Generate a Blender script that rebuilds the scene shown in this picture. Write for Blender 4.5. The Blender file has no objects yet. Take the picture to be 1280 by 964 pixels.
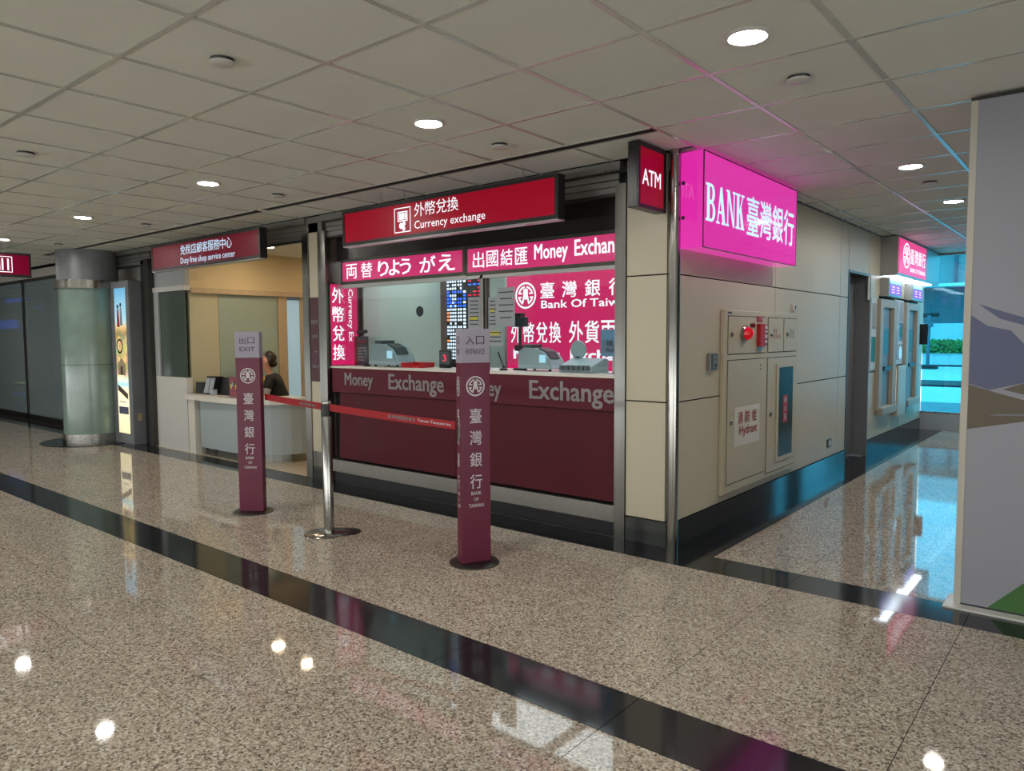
import bpy, bmesh, math, random
from mathutils import Vector, Matrix
random.seed(7)
R = math.radians
SC = bpy.context.scene
COL = SC.collection

# ---------------------------------------------------------------- camera
yaw, pitch, roll = -0.691024, -0.0665056, -0.00479963
cy_, sy_, cp_, sp_ = math.cos(yaw), math.sin(yaw), math.cos(pitch), math.sin(pitch)
fw = Vector((sy_*cp_, cy_*cp_, sp_)); rt = Vector((cy_, -sy_, 0)); up = rt.cross(fw)
cr_, sr_ = math.cos(roll), math.sin(roll)
rt2 = cr_*rt + sr_*up; up2 = -sr_*rt + cr_*up
cam_d = bpy.data.cameras.new('camera'); cam = bpy.data.objects.new('camera', cam_d); COL.objects.link(cam)
cam_d.sensor_width = 36; cam_d.lens = 911.96/1280*36; cam_d.clip_start = .05; cam_d.clip_end = 300
CP = Vector((2.244, -4.3765, 1.42))
cam.matrix_world = Matrix(((rt2.x, up2.x, -fw.x, CP.x), (rt2.y, up2.y, -fw.y, CP.y), (rt2.z, up2.z, -fw.z, CP.z), (0, 0, 0, 1)))
SC.camera = cam
# ---------------------------------------------------------------- world, exposure
w = bpy.data.worlds.new('sky'); SC.world = w; w.use_nodes = True
bg = w.node_tree.nodes['Background']
bg.inputs[0].default_value = (.80, .90, 1.0, 1); bg.inputs[1].default_value = 3.7   # overcast daylight outside
SC.view_settings.view_transform = 'Standard'; SC.view_settings.look = 'None'
SC.view_settings.exposure = 0.19; SC.view_settings.gamma = 1; SC.view_settings.use_curve_mapping = False
def area(name, loc, rot, sx, sy, power, col):
    l = bpy.data.lights.new(name, 'AREA'); l.shape = 'RECTANGLE'; l.size = sx; l.size_y = sy; l.energy = power; l.color = col
    o = bpy.data.objects.new(name, l); COL.objects.link(o); o.location = loc; o.rotation_euler = rot; return o
# added unseen fill lights, low behind and beside the viewer, to brighten the ceiling
area('fill_light', (-6, -10.1, .35), (R(125), 0, 0), 26, .5, 300, (.94, .98, .97))
area('fill_light', (8.3, -5, .35), (R(125), 0, R(90)), 8, .5, 95, (.94, .98, .97))
SC.cycles.use_denoising = True; SC.cycles.max_bounces = 9; SC.cycles.sample_clamp_indirect = 4.0
SC.cycles.caustics_reflective = True; SC.cycles.caustics_refractive = False; SC.cycles.transparent_max_bounces = 12
DOWN = 230.0      # radiance of a ceiling downlight lens
# ---------------------------------------------------------------- materials
def lin(h):
    h = h.lstrip('#'); v = [int(h[i:i+2], 16)/255 for i in (0, 2, 4)]
    return tuple(c/12.92 if c <= .04045 else ((c+.055)/1.055)**2.4 for c in v) + (1,)
MAT = {}
def mat(name, col='#808080', rough=.5, metal=0, emit=0, ecol=None, spec=.5, noise=0, nscale=8, bump=0, coat=0, stretch=None):
    if name in MAT: return MAT[name]
    m = bpy.data.materials.new(name); m.use_nodes = True; nt = m.node_tree; b = nt.nodes['Principled BSDF']
    c = lin(col); b.inputs['Base Color'].default_value = c
    b.inputs['Roughness'].default_value = rough; b.inputs['Metallic'].default_value = metal
    b.inputs['Specular IOR Level'].default_value = spec; b.inputs['Coat Weight'].default_value = coat
    b.inputs['Coat Roughness'].default_value = .05
    if emit:
        b.inputs['Emission Color'].default_value = lin(ecol or col); b.inputs['Emission Strength'].default_value = emit
    if noise or bump:
        g = nt.nodes.new('ShaderNodeNewGeometry'); n = nt.nodes.new('ShaderNodeTexNoise'); n.inputs['Scale'].default_value = nscale
        n.inputs['Detail'].default_value = 5
        if stretch:
            mp = nt.nodes.new('ShaderNodeMapping'); mp.inputs['Scale'].default_value = stretch
            nt.links.new(g.outputs['Position'], mp.inputs[0]); nt.links.new(mp.outputs[0], n.inputs['Vector'])
        else: nt.links.new(g.outputs['Position'], n.inputs['Vector'])
        if noise:
            r = nt.nodes.new('ShaderNodeMapRange'); r.inputs[1].default_value = .3; r.inputs[2].default_value = .7
            r.inputs[3].default_value = 1-noise; r.inputs[4].default_value = 1+noise*.6
            mx = nt.nodes.new('ShaderNodeVectorMath'); mx.operation = 'SCALE'; mx.inputs[0].default_value = c[:3]
            nt.links.new(n.outputs['Fac'], r.inputs[0]); nt.links.new(r.outputs[0], mx.inputs['Scale'])
            nt.links.new(mx.outputs[0], b.inputs['Base Color'])
            rr = nt.nodes.new('ShaderNodeMapRange'); rr.inputs[3].default_value = max(.02, rough*.8); rr.inputs[4].default_value = min(1, rough*1.25)
            nt.links.new(n.outputs['Fac'], rr.inputs[0]); nt.links.new(rr.outputs[0], b.inputs['Roughness'])
        if bump:
            bp = nt.nodes.new('ShaderNodeBump'); bp.inputs['Strength'].default_value = bump; bp.inputs['Distance'].default_value = .01
            nt.links.new(n.outputs['Fac'], bp.inputs['Height']); nt.links.new(bp.outputs[0], b.inputs['Normal'])
    MAT[name] = m; return m
def granite(name, cols, scale, rough, mean=1.0):
    m = bpy.data.materials.new(name); m.use_nodes = True; nt = m.node_tree; b = nt.nodes['Principled BSDF']
    g = nt.nodes.new('ShaderNodeNewGeometry'); v = nt.nodes.new('ShaderNodeTexVoronoi'); v.inputs['Scale'].default_value = scale
    nz = nt.nodes.new('ShaderNodeTexNoise'); nz.inputs['Scale'].default_value = scale*1.3; nz.inputs['Detail'].default_value = 3
    md = nt.nodes.new('ShaderNodeVectorMath'); md.operation = 'MULTIPLY_ADD'; md.inputs[1].default_value = (.012,)*3
    nt.links.new(g.outputs['Position'], nz.inputs['Vector']); nt.links.new(nz.outputs['Color'], md.inputs[0]); nt.links.new(g.outputs['Position'], md.inputs[2])
    nt.links.new(md.outputs[0], v.inputs['Vector'])
    sx = nt.nodes.new('ShaderNodeSeparateXYZ'); nt.links.new(v.outputs['Color'], sx.inputs[0])
    cr = nt.nodes.new('ShaderNodeValToRGB'); cr.color_ramp.interpolation = 'CONSTANT'
    e = cr.color_ramp.elements
    for i, (p, c) in enumerate(cols):
        el = e[i] if i < 2 else e.new(p)
        el.position = p; el.color = lin(c)
    nt.links.new(sx.outputs[0], cr.inputs[0])
    big = nt.nodes.new('ShaderNodeTexNoise'); big.inputs['Scale'].default_value = 3.5; big.inputs['Detail'].default_value = 4
    nt.links.new(g.outputs['Position'], big.inputs['Vector'])
    mr = nt.nodes.new('ShaderNodeMapRange'); mr.inputs[1].default_value = .3; mr.inputs[2].default_value = .7; mr.inputs[3].default_value = .92*mean; mr.inputs[4].default_value = 1.06*mean
    oi = nt.nodes.new('ShaderNodeObjectInfo'); ad = nt.nodes.new('ShaderNodeMath'); ad.operation = 'MULTIPLY_ADD'; ad.inputs[1].default_value = .07
    nt.links.new(big.outputs['Fac'], mr.inputs[0]); nt.links.new(oi.outputs['Random'], ad.inputs[0]); nt.links.new(mr.outputs[0], ad.inputs[2])
    sc = nt.nodes.new('ShaderNodeVectorMath'); sc.operation = 'SCALE'
    nt.links.new(cr.outputs[0], sc.inputs[0]); nt.links.new(ad.outputs[0], sc.inputs['Scale']); nt.links.new(sc.outputs[0], b.inputs['Base Color'])
    b.inputs['Roughness'].default_value = rough
    MAT[name] = m; return m
def glass(name, tint, gloss=1.0, rough=.0, opac=0, ocol='#808080'):
    m = bpy.data.materials.new(name); m.use_nodes = True; nt = m.node_tree; nt.nodes.remove(nt.nodes['Principled BSDF'])
    o = nt.nodes['Material Output']; t = nt.nodes.new('ShaderNodeBsdfTransparent'); t.inputs[0].default_value = lin(tint)
    gl = nt.nodes.new('ShaderNodeBsdfGlossy'); gl.inputs['Roughness'].default_value = rough; f = nt.nodes.new('ShaderNodeFresnel')
    gg = nt.nodes.new('ShaderNodeNewGeometry'); ir = nt.nodes.new('ShaderNodeMapRange'); ir.inputs[3].default_value = 1.5; ir.inputs[4].default_value = 1/1.5
    nt.links.new(gg.outputs['Backfacing'], ir.inputs[0]); nt.links.new(ir.outputs[0], f.inputs[0])   # same reflectance from both sides of a thin pane
    k = nt.nodes.new('ShaderNodeMath'); k.operation = 'MULTIPLY'; k.inputs[1].default_value = gloss
    mx = nt.nodes.new('ShaderNodeMixShader'); nt.links.new(f.outputs[0], k.inputs[0]); nt.links.new(k.outputs[0], mx.inputs[0])
    src = t
    if opac:
        d = nt.nodes.new('ShaderNodeBsdfDiffuse'); d.inputs[0].default_value = lin(ocol); m2 = nt.nodes.new('ShaderNodeMixShader'); m2.inputs[0].default_value = opac
        nt.links.new(t.outputs[0], m2.inputs[1]); nt.links.new(d.outputs[0], m2.inputs[2]); src = m2
    nt.links.new(src.outputs[0], mx.inputs[1]); nt.links.new(gl.outputs[0], mx.inputs[2]); nt.links.new(mx.outputs[0], o.inputs[0])
    MAT[name] = m; return m

granite('floor_granite', [(0, '#5f574e'), (.12, '#96897a'), (.38, '#b6aa9b'), (.62, '#aa9c8d'), (.77, '#c8c1b4'), (.91, '#7d7368')], 132, .038)
granite('black_granite', [(0, '#1a1b1d'), (.5, '#212327'), (.85, '#282a2e')], 160, .09)
granite('inner_floor', [(0, '#b5a68f'), (.5, '#c0b29b')], 60, .15)
mat('plinth_stone', '#565a5b', .07, metal=.6, spec=.9, noise=.15, nscale=60)
mat('ceiling_tile', '#d6d9d0', .85, noise=.03, nscale=3)
mat('ceiling_grid', '#c6c6be', .22, metal=.3)
mat('plaster', '#b9b6ae', .8, noise=.05, nscale=2)
mat('hall_wall', '#8d8a84', .8, noise=.08, nscale=1)
mat('wall_panel', '#c2b9a4', .38, noise=.03, nscale=2.5)
mat('panel_joint', '#14130f', .8)
mat('steel', '#8b8a86', .28, metal=1, noise=.18, nscale=9, stretch=(1, 1, .05))
mat('steel_dark', '#55544f', .35, metal=1, noise=.12, nscale=12)
mat('chrome', '#a3a19c', .2, metal=1)
mat('brushed', '#93918c', .32, metal=.9, noise=.1, nscale=30)
mat('shutter_metal', '#8e8e8b', .4, metal=.7, noise=.08, nscale=20)
mat('black_frame', '#17161a', .35)
mat('black_plastic', '#101114', .4)
mat('black_void', '#050505', .9)
mat('maroon_counter', '#51131f', .5, spec=.25, noise=.05, nscale=3)
mat('maroon_band', '#5c1d2c', .5, spec=.25)
mat('maroon_post', '#671a38', .38, noise=.04, nscale=4)
mat('maroon_board', '#4a1c2a', .4)
mat('cap_grey', '#9d98a8', .45)
mat('print_white', '#cfcad0', .5)
mat('print_grey', '#8f8a8c', .5)
mat('print_maroon', '#3d2238', .5)
mat('white_paint', '#c9c8c4', .4, noise=.02, nscale=5)
mat('white_top', '#d6d2c8', .3)
mat('grey_paint', '#a3a6a8', .5)
mat('wood_trim', '#b5a284', .45, noise=.08, nscale=12, stretch=(1, 1, .2))
mat('cream_wall', '#cdbb92', .6, noise=.03, nscale=2)
mat('frosted_panel', '#97a79c', .12, noise=.06, nscale=1.3)
mat('desk_front', '#a2adb0', .35)
mat('sign_red', '#5a0018', .3, emit=.36, ecol='#c00028', spec=.2)
mat('sign_red_dim', '#400018', .3, emit=.17, ecol='#b80038', spec=.2)
mat('lit_white', '#888888', .4, emit=.9, ecol='#f2f6ff')
mat('lit_bluewhite', '#888888', .4, emit=.85, ecol='#b9e6ff')
mat('bank_magenta', '#701058', .07, emit=.74, ecol='#e82cae', coat=.5)
mat('strip_magenta', '#601433', .2, emit=.62, ecol='#dc2c74')
mat('box_magenta', '#601030', .12, emit=.66, ecol='#dc2468')
mat('pink_sign', '#d02a74', .2, emit=.75, ecol='#e82c84')
mat('aluminium', '#a9aba9', .35, metal=.8)
mat('atm_metal', '#aaa495', .5, metal=0, noise=.05)
mat('red_plastic', '#b3121c', .35)
mat('dark_red', '#7a0f18', .4)
mat('paper', '#9da3aa', .8)
mat('paper_pink', '#c98a94', .7)
mat('ink', '#30343a', .8)
mat('ink_red', '#a83a3a', .8)
mat('ink_yellow', '#c6c04a', .8)
mat('machine', '#8fa3ab', .4)
mat('machine_dark', '#2c3a40', .3)
mat('screen_blue', '#9fd0e8', .2, emit=.5, ecol='#a0d8f0')
mat('cabinet_cream', '#bdb49c', .35, noise=.03, nscale=3)
mat('cabinet_glass', '#1d3436', .2, spec=.25)
mat('lamp_red', '#c00018', .12, emit=.25, ecol='#ff0020', coat=1)
mat('booth_white', '#c3d0c8', .5, emit=0)
mat('booth_panel', '#b5c9be', .05, spec=1.0)
mat('booth_dark', '#2b2725', .25)
mat('brown_wall', '#5b4a44', .5)
mat('mural_base', '#93949e', .45)
mat('mural_blue', '#585d7c', .45)
mat('mural_brown', '#5e5548', .45)
mat('mural_green', '#3f6b35', .45)
mat('mural_line', '#74737c', .45)
mat('edge_white', '#b9b5aa', .5)
mat('door_grey', '#77787c', .4, metal=0, noise=.05, nscale=6)
mat('column_glass', '#7f948c', .16, noise=.16, nscale=3.5, spec=.6)
mat('column_metal', '#808287', .38, metal=.2, noise=.08, nscale=4)
mat('panel_and_fill', '#ffffff', .5, emit=11, ecol='#eefaff')
mat('light_panel_soft', '#ffffff', .5, emit=3.2, ecol='#eefaff')
mat('warm_lens', '#ffffff', .4, emit=150, ecol='#ffe4c2')
mat('downlight_lens', '#ffffff', .4, emit=DOWN, ecol='#fbf8f0')
mat('atm_light', '#ffffff', .4, emit=7, ecol='#e6f2ff')
mat('violet_screen', '#503090', .2, emit=.9, ecol='#9a4ae0')
mat('blue_lit', '#2040c0', .2, emit=3.0, ecol='#3060ff')
mat('yellow_lit', '#c8c860', .3, emit=2.0, ecol='#d8d880')
mat('led_white', '#ffffff', .3, emit=1.1, ecol='#cfe6ff')
mat('led_blue', '#3060ff', .3, emit=1.3, ecol='#2a6cff')
mat('led_red', '#e01040', .3, emit=.8, ecol='#e0184a')
mat('led_orange', '#ff8040', .3, emit=1.0, ecol='#ff9a60')
mat('belt_red', '#a3101f', .6)
mat('skin', '#c58f74', .5); mat('hair', '#20140f', .35); mat('jacket', '#15171c', .7); mat('shirt', '#b7b3b8', .7)
mat('collar_white', '#c8c4c8', .7)
mat('yellow_cloth', '#c99a12', .6); mat('trousers', '#1c1e24', .8)
mat('green_file', '#1d6e55', .5)
mat('leaf', '#4f8a3c', .6, noise=.3, nscale=8); mat('concrete', '#a9b0ae', .85, noise=.15, nscale=1.5); mat('concrete_dark', '#5c6870', .8, noise=.1, nscale=1)
mat('asphalt', '#70797c', .9, noise=.15, nscale=2); mat('paving', '#b5bcbc', .8, noise=.12, nscale=3); mat('wall_tile_white', '#c6cfd0', .6, noise=.06, nscale=5)
mat('kerb_black', '#15181a', .7); mat('road_white', '#dfe6e6', .7)
def frosted(name, col, tr):
    m = bpy.data.materials.new(name); m.use_nodes = True; nt = m.node_tree; nt.nodes.remove(nt.nodes['Principled BSDF']); o = nt.nodes['Material Output']
    d = nt.nodes.new('ShaderNodeBsdfDiffuse'); t = nt.nodes.new('ShaderNodeBsdfTranslucent'); d.inputs[0].default_value = lin(col); t.inputs[0].default_value = lin(col)
    a = nt.nodes.new('ShaderNodeMixShader'); a.inputs[0].default_value = tr; nt.links.new(d.outputs[0], a.inputs[1]); nt.links.new(t.outputs[0], a.inputs[2])
    g = nt.nodes.new('ShaderNodeBsdfGlossy'); g.inputs['Roughness'].default_value = .02; b = nt.nodes.new('ShaderNodeMixShader'); b.inputs[0].default_value = .10
    nt.links.new(a.outputs[0], b.inputs[1]); nt.links.new(g.outputs[0], b.inputs[2]); nt.links.new(b.outputs[0], o.inputs[0]); MAT[name] = m
frosted('booth_screen', '#cfe2d8', .6)
glass('booth_glass', '#f8fbfa', .9)
glass('window_cyan', '#89ddef', 1.0)
glass('shop_glass', '#a9b6b8', 1.5, opac=.45, ocol='#a3b4b6')
glass('clear_acrylic', '#e8f0f4', 1.0)
glass('pink_acrylic', '#d890a0', 1.0, opac=.45, ocol='#c88a96')
glass('blue_acrylic', '#9cc6e0', 1.0, opac=.5, ocol='#8fb4cc')
M = MAT

def poster_mat():
    m = bpy.data.materials.new('poster_print'); m.use_nodes = True; nt = m.node_tree; b = nt.nodes['Principled BSDF']
    tc = nt.nodes.new('ShaderNodeNewGeometry'); sp = nt.nodes.new('ShaderNodeSeparateXYZ'); nt.links.new(tc.outputs['Position'], sp.inputs[0])
    r = nt.nodes.new('ShaderNodeMapRange'); r.inputs[1].default_value = .14; r.inputs[2].default_value = 2.1; nt.links.new(sp.outputs[2], r.inputs[0])
    cr = nt.nodes.new('ShaderNodeValToRGB'); cs = [(0, '#e8dcb0'), (.22, '#efe6c4'), (.30, '#e9deb8'), (.34, '#9ed0d8'), (.38, '#f0e8d0'), (.45, '#c9a66a'), (.60, '#dcc38c'), (.68, '#a8905c'), (.73, '#cfb078'), (.78, '#9cc4d4'), (1, '#5a9cc0')]
    e = cr.color_ramp.elements
    for i, (p, c) in enumerate(cs):
        el = e[i] if i < 2 else e.new(p)
        el.position = p; el.color = lin(c)
    nt.links.new(r.outputs[0], cr.inputs[0])
    n = nt.nodes.new('ShaderNodeTexVoronoi'); n.inputs['Scale'].default_value = 11; nt.links.new(tc.outputs['Position'], n.inputs['Vector'])
    g = nt.nodes.new('ShaderNodeMapRange'); g.inputs[1].default_value = .36; g.inputs[2].default_value = .40; nt.links.new(r.outputs[0], g.inputs[0])
    g2 = nt.nodes.new('ShaderNodeMapRange'); g2.inputs[1].default_value = .74; g2.inputs[2].default_value = .70; nt.links.new(r.outputs[0], g2.inputs[0])
    mu = nt.nodes.new('ShaderNodeMath'); mu.operation = 'MULTIPLY'; nt.links.new(g.outputs[0], mu.inputs[0]); nt.links.new(g2.outputs[0], mu.inputs[1])
    m3 = nt.nodes.new('ShaderNodeMath'); m3.operation = 'MULTIPLY'; m3.inputs[1].default_value = .5; nt.links.new(mu.outputs[0], m3.inputs[0])
    mx = nt.nodes.new('ShaderNodeMix'); mx.data_type = 'RGBA'; mx.blend_type = 'MULTIPLY'
    nt.links.new(m3.outputs[0], mx.inputs[0]); nt.links.new(cr.outputs[0], mx.inputs[6]); nt.links.new(n.outputs['Color'], mx.inputs[7])
    nt.links.new(mx.outputs[2], b.inputs['Emission Color']); nt.links.new(mx.outputs[2], b.inputs['Base Color']); b.inputs['Emission Strength'].default_value = .8
    M['poster_print'] = m
poster_mat()

# ---------------------------------------------------------------- mesh helpers
def V(*a): return Vector(a)
def mesh_obj(name, bm, m, parent=None, smooth=False):
    me = bpy.data.meshes.new(name)
    vs = [v.co for v in bm.verts]
    lo = Vector([min(v[i] for v in vs) for i in range(3)]); hi = Vector([max(v[i] for v in vs) for i in range(3)])
    c = (lo+hi)/2
    if parent is None: c.z = lo.z
    bmesh.ops.translate(bm, verts=bm.verts, vec=-c)
    bmesh.ops.recalc_face_normals(bm, faces=bm.faces)
    if smooth:
        for f in bm.faces: f.smooth = True
    bm.to_mesh(me); bm.free(); me.materials.append(M[m] if isinstance(m, str) else m)
    if smooth: me.set_sharp_from_angle(angle=R(40)) if hasattr(me, 'set_sharp_from_angle') else None
    o = bpy.data.objects.new(name, me); COL.objects.link(o); o.location = c
    if parent is not None: attach(o, parent)
    return o
FACE = {}
def attach(o, parent):
    # parents are created at their final prototype place with no parent transform other than location/rotation
    pm = MW[parent.name]
    o.parent = parent; o.matrix_parent_inverse = pm.inverted()
    MW[o.name] = pm @ pm.inverted() @ Matrix.Translation(o.location)
MW = {}
_mo = mesh_obj
def mesh_obj(name, bm, m, parent=None, smooth=False):
    o = _mo(name, bm, m, parent, smooth)
    MW[o.name] = Matrix.Translation(o.location)
    return o
def empty(name, loc):
    o = bpy.data.objects.new(name, None); COL.objects.link(o); o.location = loc; o.empty_display_size = .1
    MW[o.name] = Matrix.Translation(Vector(loc)); return o
def tag(o, label=None, cat=None, group=None, kind=None):
    if label: o['label'] = label
    if cat: o['category'] = cat
    if group: o['group'] = group
    if kind: o['kind'] = kind
    return o
def copy_tree(o, parent=None):
    c = o.copy(); COL.objects.link(c)
    if parent is not None: c.parent = parent
    for ch in list(o.children): copy_tree(ch, c)
    return c
def bm_box(bm, x0, x1, y0, y1, z0, z1, bev=0):
    x0, x1 = min(x0, x1), max(x0, x1); y0, y1 = min(y0, y1), max(y0, y1); z0, z1 = min(z0, z1), max(z0, z1)
    r = bmesh.ops.create_cube(bm, size=1); vs = r['verts']
    bmesh.ops.scale(bm, vec=(x1-x0, y1-y0, z1-z0), verts=vs); bmesh.ops.translate(bm, vec=((x0+x1)/2, (y0+y1)/2, (z0+z1)/2), verts=vs)
    if bev:
        es = list({e for v in vs for e in v.link_edges})
        bmesh.ops.bevel(bm, geom=es, offset=bev, segments=2, affect='EDGES', profile=.5)
    return bm
def box(name, x0, x1, y0, y1, z0, z1, m, parent=None, bev=0):
    return mesh_obj(name, bm_box(bmesh.new(), x0, x1, y0, y1, z0, z1, bev), m, parent)
def bm_prism(bm, pts, z0, z1):   # plan outline extruded upward
    a = [bm.verts.new((p[0], p[1], z0)) for p in pts]; b = [bm.verts.new((p[0], p[1], z1)) for p in pts]
    bm.faces.new(a[::-1]); bm.faces.new(b); n = len(pts)
    for i in range(n): bm.faces.new((a[i], a[(i+1) % n], b[(i+1) % n], b[i]))
    return bm
def bm_sweep(bm, pts2, mapf, t0, t1):  # profile points extruded along a third axis with mapf(u,v,t)->xyz
    a = [bm.verts.new(mapf(u, v, t0)) for u, v in pts2]; b = [bm.verts.new(mapf(u, v, t1)) for u, v in pts2]
    bm.faces.new(a[::-1]); bm.faces.new(b); n = len(pts2)
    for i in range(n): bm.faces.new((a[i], a[(i+1) % n], b[(i+1) % n], b[i]))
    return bm
def bm_lathe(bm, prof, c=(0, 0, 0), seg=32, axis='z'):
    rings = []
    for r, z in prof:
        ring = []
        for i in range(seg):
            a = 2*math.pi*i/seg; p = (r*math.cos(a), r*math.sin(a), z)
            if axis == 'x': p = (z, p[0], p[1])
            if axis == 'y': p = (p[0], z, p[1])
            ring.append(bm.verts.new((c[0]+p[0], c[1]+p[1], c[2]+p[2])))
        rings.append(ring)
    for a, b in zip(rings, rings[1:]):
        for i in range(seg): bm.faces.new((a[i], a[(i+1) % seg], b[(i+1) % seg], b[i]))
    bm.faces.new(rings[0]); bm.faces.new(rings[-1][::-1])
    return bm
def lathe(name, prof, c, m, parent=None, seg=32, axis='z'):
    return mesh_obj(name, bm_lathe(bmesh.new(), prof, c, seg, axis), m, parent, True)
def bm_tube(bm, pts, r, seg=8):
    pts = [Vector(p) for p in pts]; rings = []
    for i, p in enumerate(pts):
        d = (pts[min(i+1, len(pts)-1)]-pts[max(i-1, 0)]).normalized(); a = d.orthogonal().normalized()
        if rings and a.dot(la) < 0: a = -a
        if rings: a = (la - d*la.dot(d)).normalized()
        la = a; b = d.cross(a)
        rings.append([bm.verts.new(p+r*(math.cos(2*math.pi*k/seg)*a+math.sin(2*math.pi*k/seg)*b)) for k in range(seg)])
    for x, y in zip(rings, rings[1:]):
        for k in range(seg): bm.faces.new((x[k], x[(k+1) % seg], y[(k+1) % seg], y[k]))
    bm.faces.new(rings[0]); bm.faces.new(rings[-1][::-1]); return bm
def tube(name, pts, r, m, parent=None, seg=8): return mesh_obj(name, bm_tube(bmesh.new(), pts, r, seg), m, parent, True)
# a plane frame for flat print: origin O, in-plane axes U (reading direction) and W (up), offset normal N
class Fr:
    def __init__(s, O, U, W): s.O = Vector(O); s.U = Vector(U).normalized(); s.W = Vector(W).normalized(); s.N = s.U.cross(s.W)
    def p(s, u, w, n=0): return s.O + s.U*u + s.W*w + s.N*n
X_, Y_, Z_ = V(1, 0, 0), V(0, 1, 0), V(0, 0, 1)
def bm_poly(bm, fr, pts, n=.002, th=.001):
    a = [bm.verts.new(fr.p(u, w, n)) for u, w in pts]; b = [bm.verts.new(fr.p(u, w, n-th)) for u, w in pts]
    bm.faces.new(a); bm.faces.new(b[::-1]); k = len(pts)
    for i in range(k): bm.faces.new((a[(i+1) % k], a[i], b[i], b[(i+1) % k]))
    return bm
def poly(name, fr, pts, m, parent, n=.002, th=.001): return mesh_obj(name, bm_poly(bmesh.new(), fr, pts, n, th), m, parent)
def rect(u0, w0, u1, w1): return [(u0, w0), (u1, w0), (u1, w1), (u0, w1)]
_gc = {}
def glyphs(s, bold=0, space=1):
    k = (s, bold, space)
    if k not in _gc:
        c = bpy.data.curves.new('txt', 'FONT'); c.body = s; c.resolution_u = 2; c.space_character = space
        o = bpy.data.objects.new('txt', c); me = bpy.data.meshes.new_from_object(o)
        vs = [tuple(v.co[:2]) for v in me.vertices]; fs = [tuple(p.vertices) for p in me.polygons]
        bpy.data.objects.remove(o); bpy.data.curves.remove(c); bpy.data.meshes.remove(me)
        if bold:
            v0, f0 = vs, fs; vs, fs = [], []
            for dx, dy in ((0, 0), (bold, bold*.6), (-bold, bold*.6), (bold, -bold*.6), (-bold, -bold*.6)):
                n0 = len(vs); vs += [(x+dx, y+dy) for x, y in v0]; fs += [tuple(i+n0 for i in f) for f in f0]
        _gc[k] = (vs, fs)
    return _gc[k]
def bm_text(bm, s, fr, u, w, wd, ht, bold=0, n=.003, space=1, rot=0):
    vs, fs = glyphs(s, bold, space); nb = len(vs)//5 if bold else 10**9
    x0 = min(v[0] for v in vs); x1 = max(v[0] for v in vs); y0 = min(v[1] for v in vs); y1 = max(v[1] for v in vs)
    out = []
    for iv, (x, y) in enumerate(vs):
        a, b = (x-x0)/(x1-x0), (y-y0)/(y1-y0)
        if rot: a, b = b, 1-a       # letters turned clockwise, reading downwards
        out.append(bm.verts.new(fr.p(u+a*wd, w+b*ht, n+.00025*(iv//nb))))
    for f in fs:
        try: bm.faces.new([out[i] for i in f])
        except ValueError: pass
    return bm
def flat_obj(name, bm, m, parent):
    # keep the facing of flat lettering
    me = bpy.data.meshes.new(name); vs = [v.co for v in bm.verts]
    lo = Vector([min(v[i] for v in vs) for i in range(3)]); hi = Vector([max(v[i] for v in vs) for i in range(3)]); c = (lo+hi)/2
    bmesh.ops.translate(bm, verts=bm.verts, vec=-c); bm.to_mesh(me); bm.free(); me.materials.append(M[m])
    o = bpy.data.objects.new(name, me); COL.objects.link(o); o.location = c
    par = next((ch for ch in parent.children if ch.name.split('.')[0] in ('lit_face', 'panel_body', 'upper_panel')), parent)
    MW[o.name] = Matrix.Translation(c); attach(o, par); MW[o.name] = Matrix.Translation(c); return o
def text(s, fr, u, w, wd, ht, m, parent, bold=0, n=.003, name='lettering', space=1, rot=0):
    return flat_obj(name, bm_text(bmesh.new(), s, fr, u, w, wd, ht, bold, n, space, rot), m, parent)
def vtext(s, fr, u, wtop, wd, ht, step, m, parent, bold=0, n=.003, name='lettering'):
    bm = bmesh.new()
    for i, ch in enumerate(s): bm_text(bm, ch, fr, u, wtop-i*step-ht, wd, ht, bold, n)
    return flat_obj(name, bm, m, parent)
def htext(s, fr, u, w, wd, ht, step, m, parent, bold=0, n=.003, name='lettering'):
    bm = bmesh.new()
    for i, ch in enumerate(s):
        if ch != ' ': bm_text(bm, ch, fr, u+i*step, w, wd, ht, bold, n)
    return flat_obj(name, bm, m, parent)
def bm_ring(bm, fr, cu, cw, r0, r1, n, a0=0, a1=360, sx=1, seg=40):
    k = max(3, int(seg*(a1-a0)/360)); pr = None
    for i in range(k+1):
        a = R(a0+(a1-a0)*i/k); q = [bm.verts.new(fr.p(cu+sx*r*math.cos(a), cw+r*math.sin(a), n)) for r in (r0, r1)]
        if pr: bm.faces.new((pr[0], pr[1], q[1], q[0]))
        pr = q
def bm_flat(bm, fr, pts, n): bm.faces.new([bm.verts.new(fr.p(u, w, n)) for u, w in pts])
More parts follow.
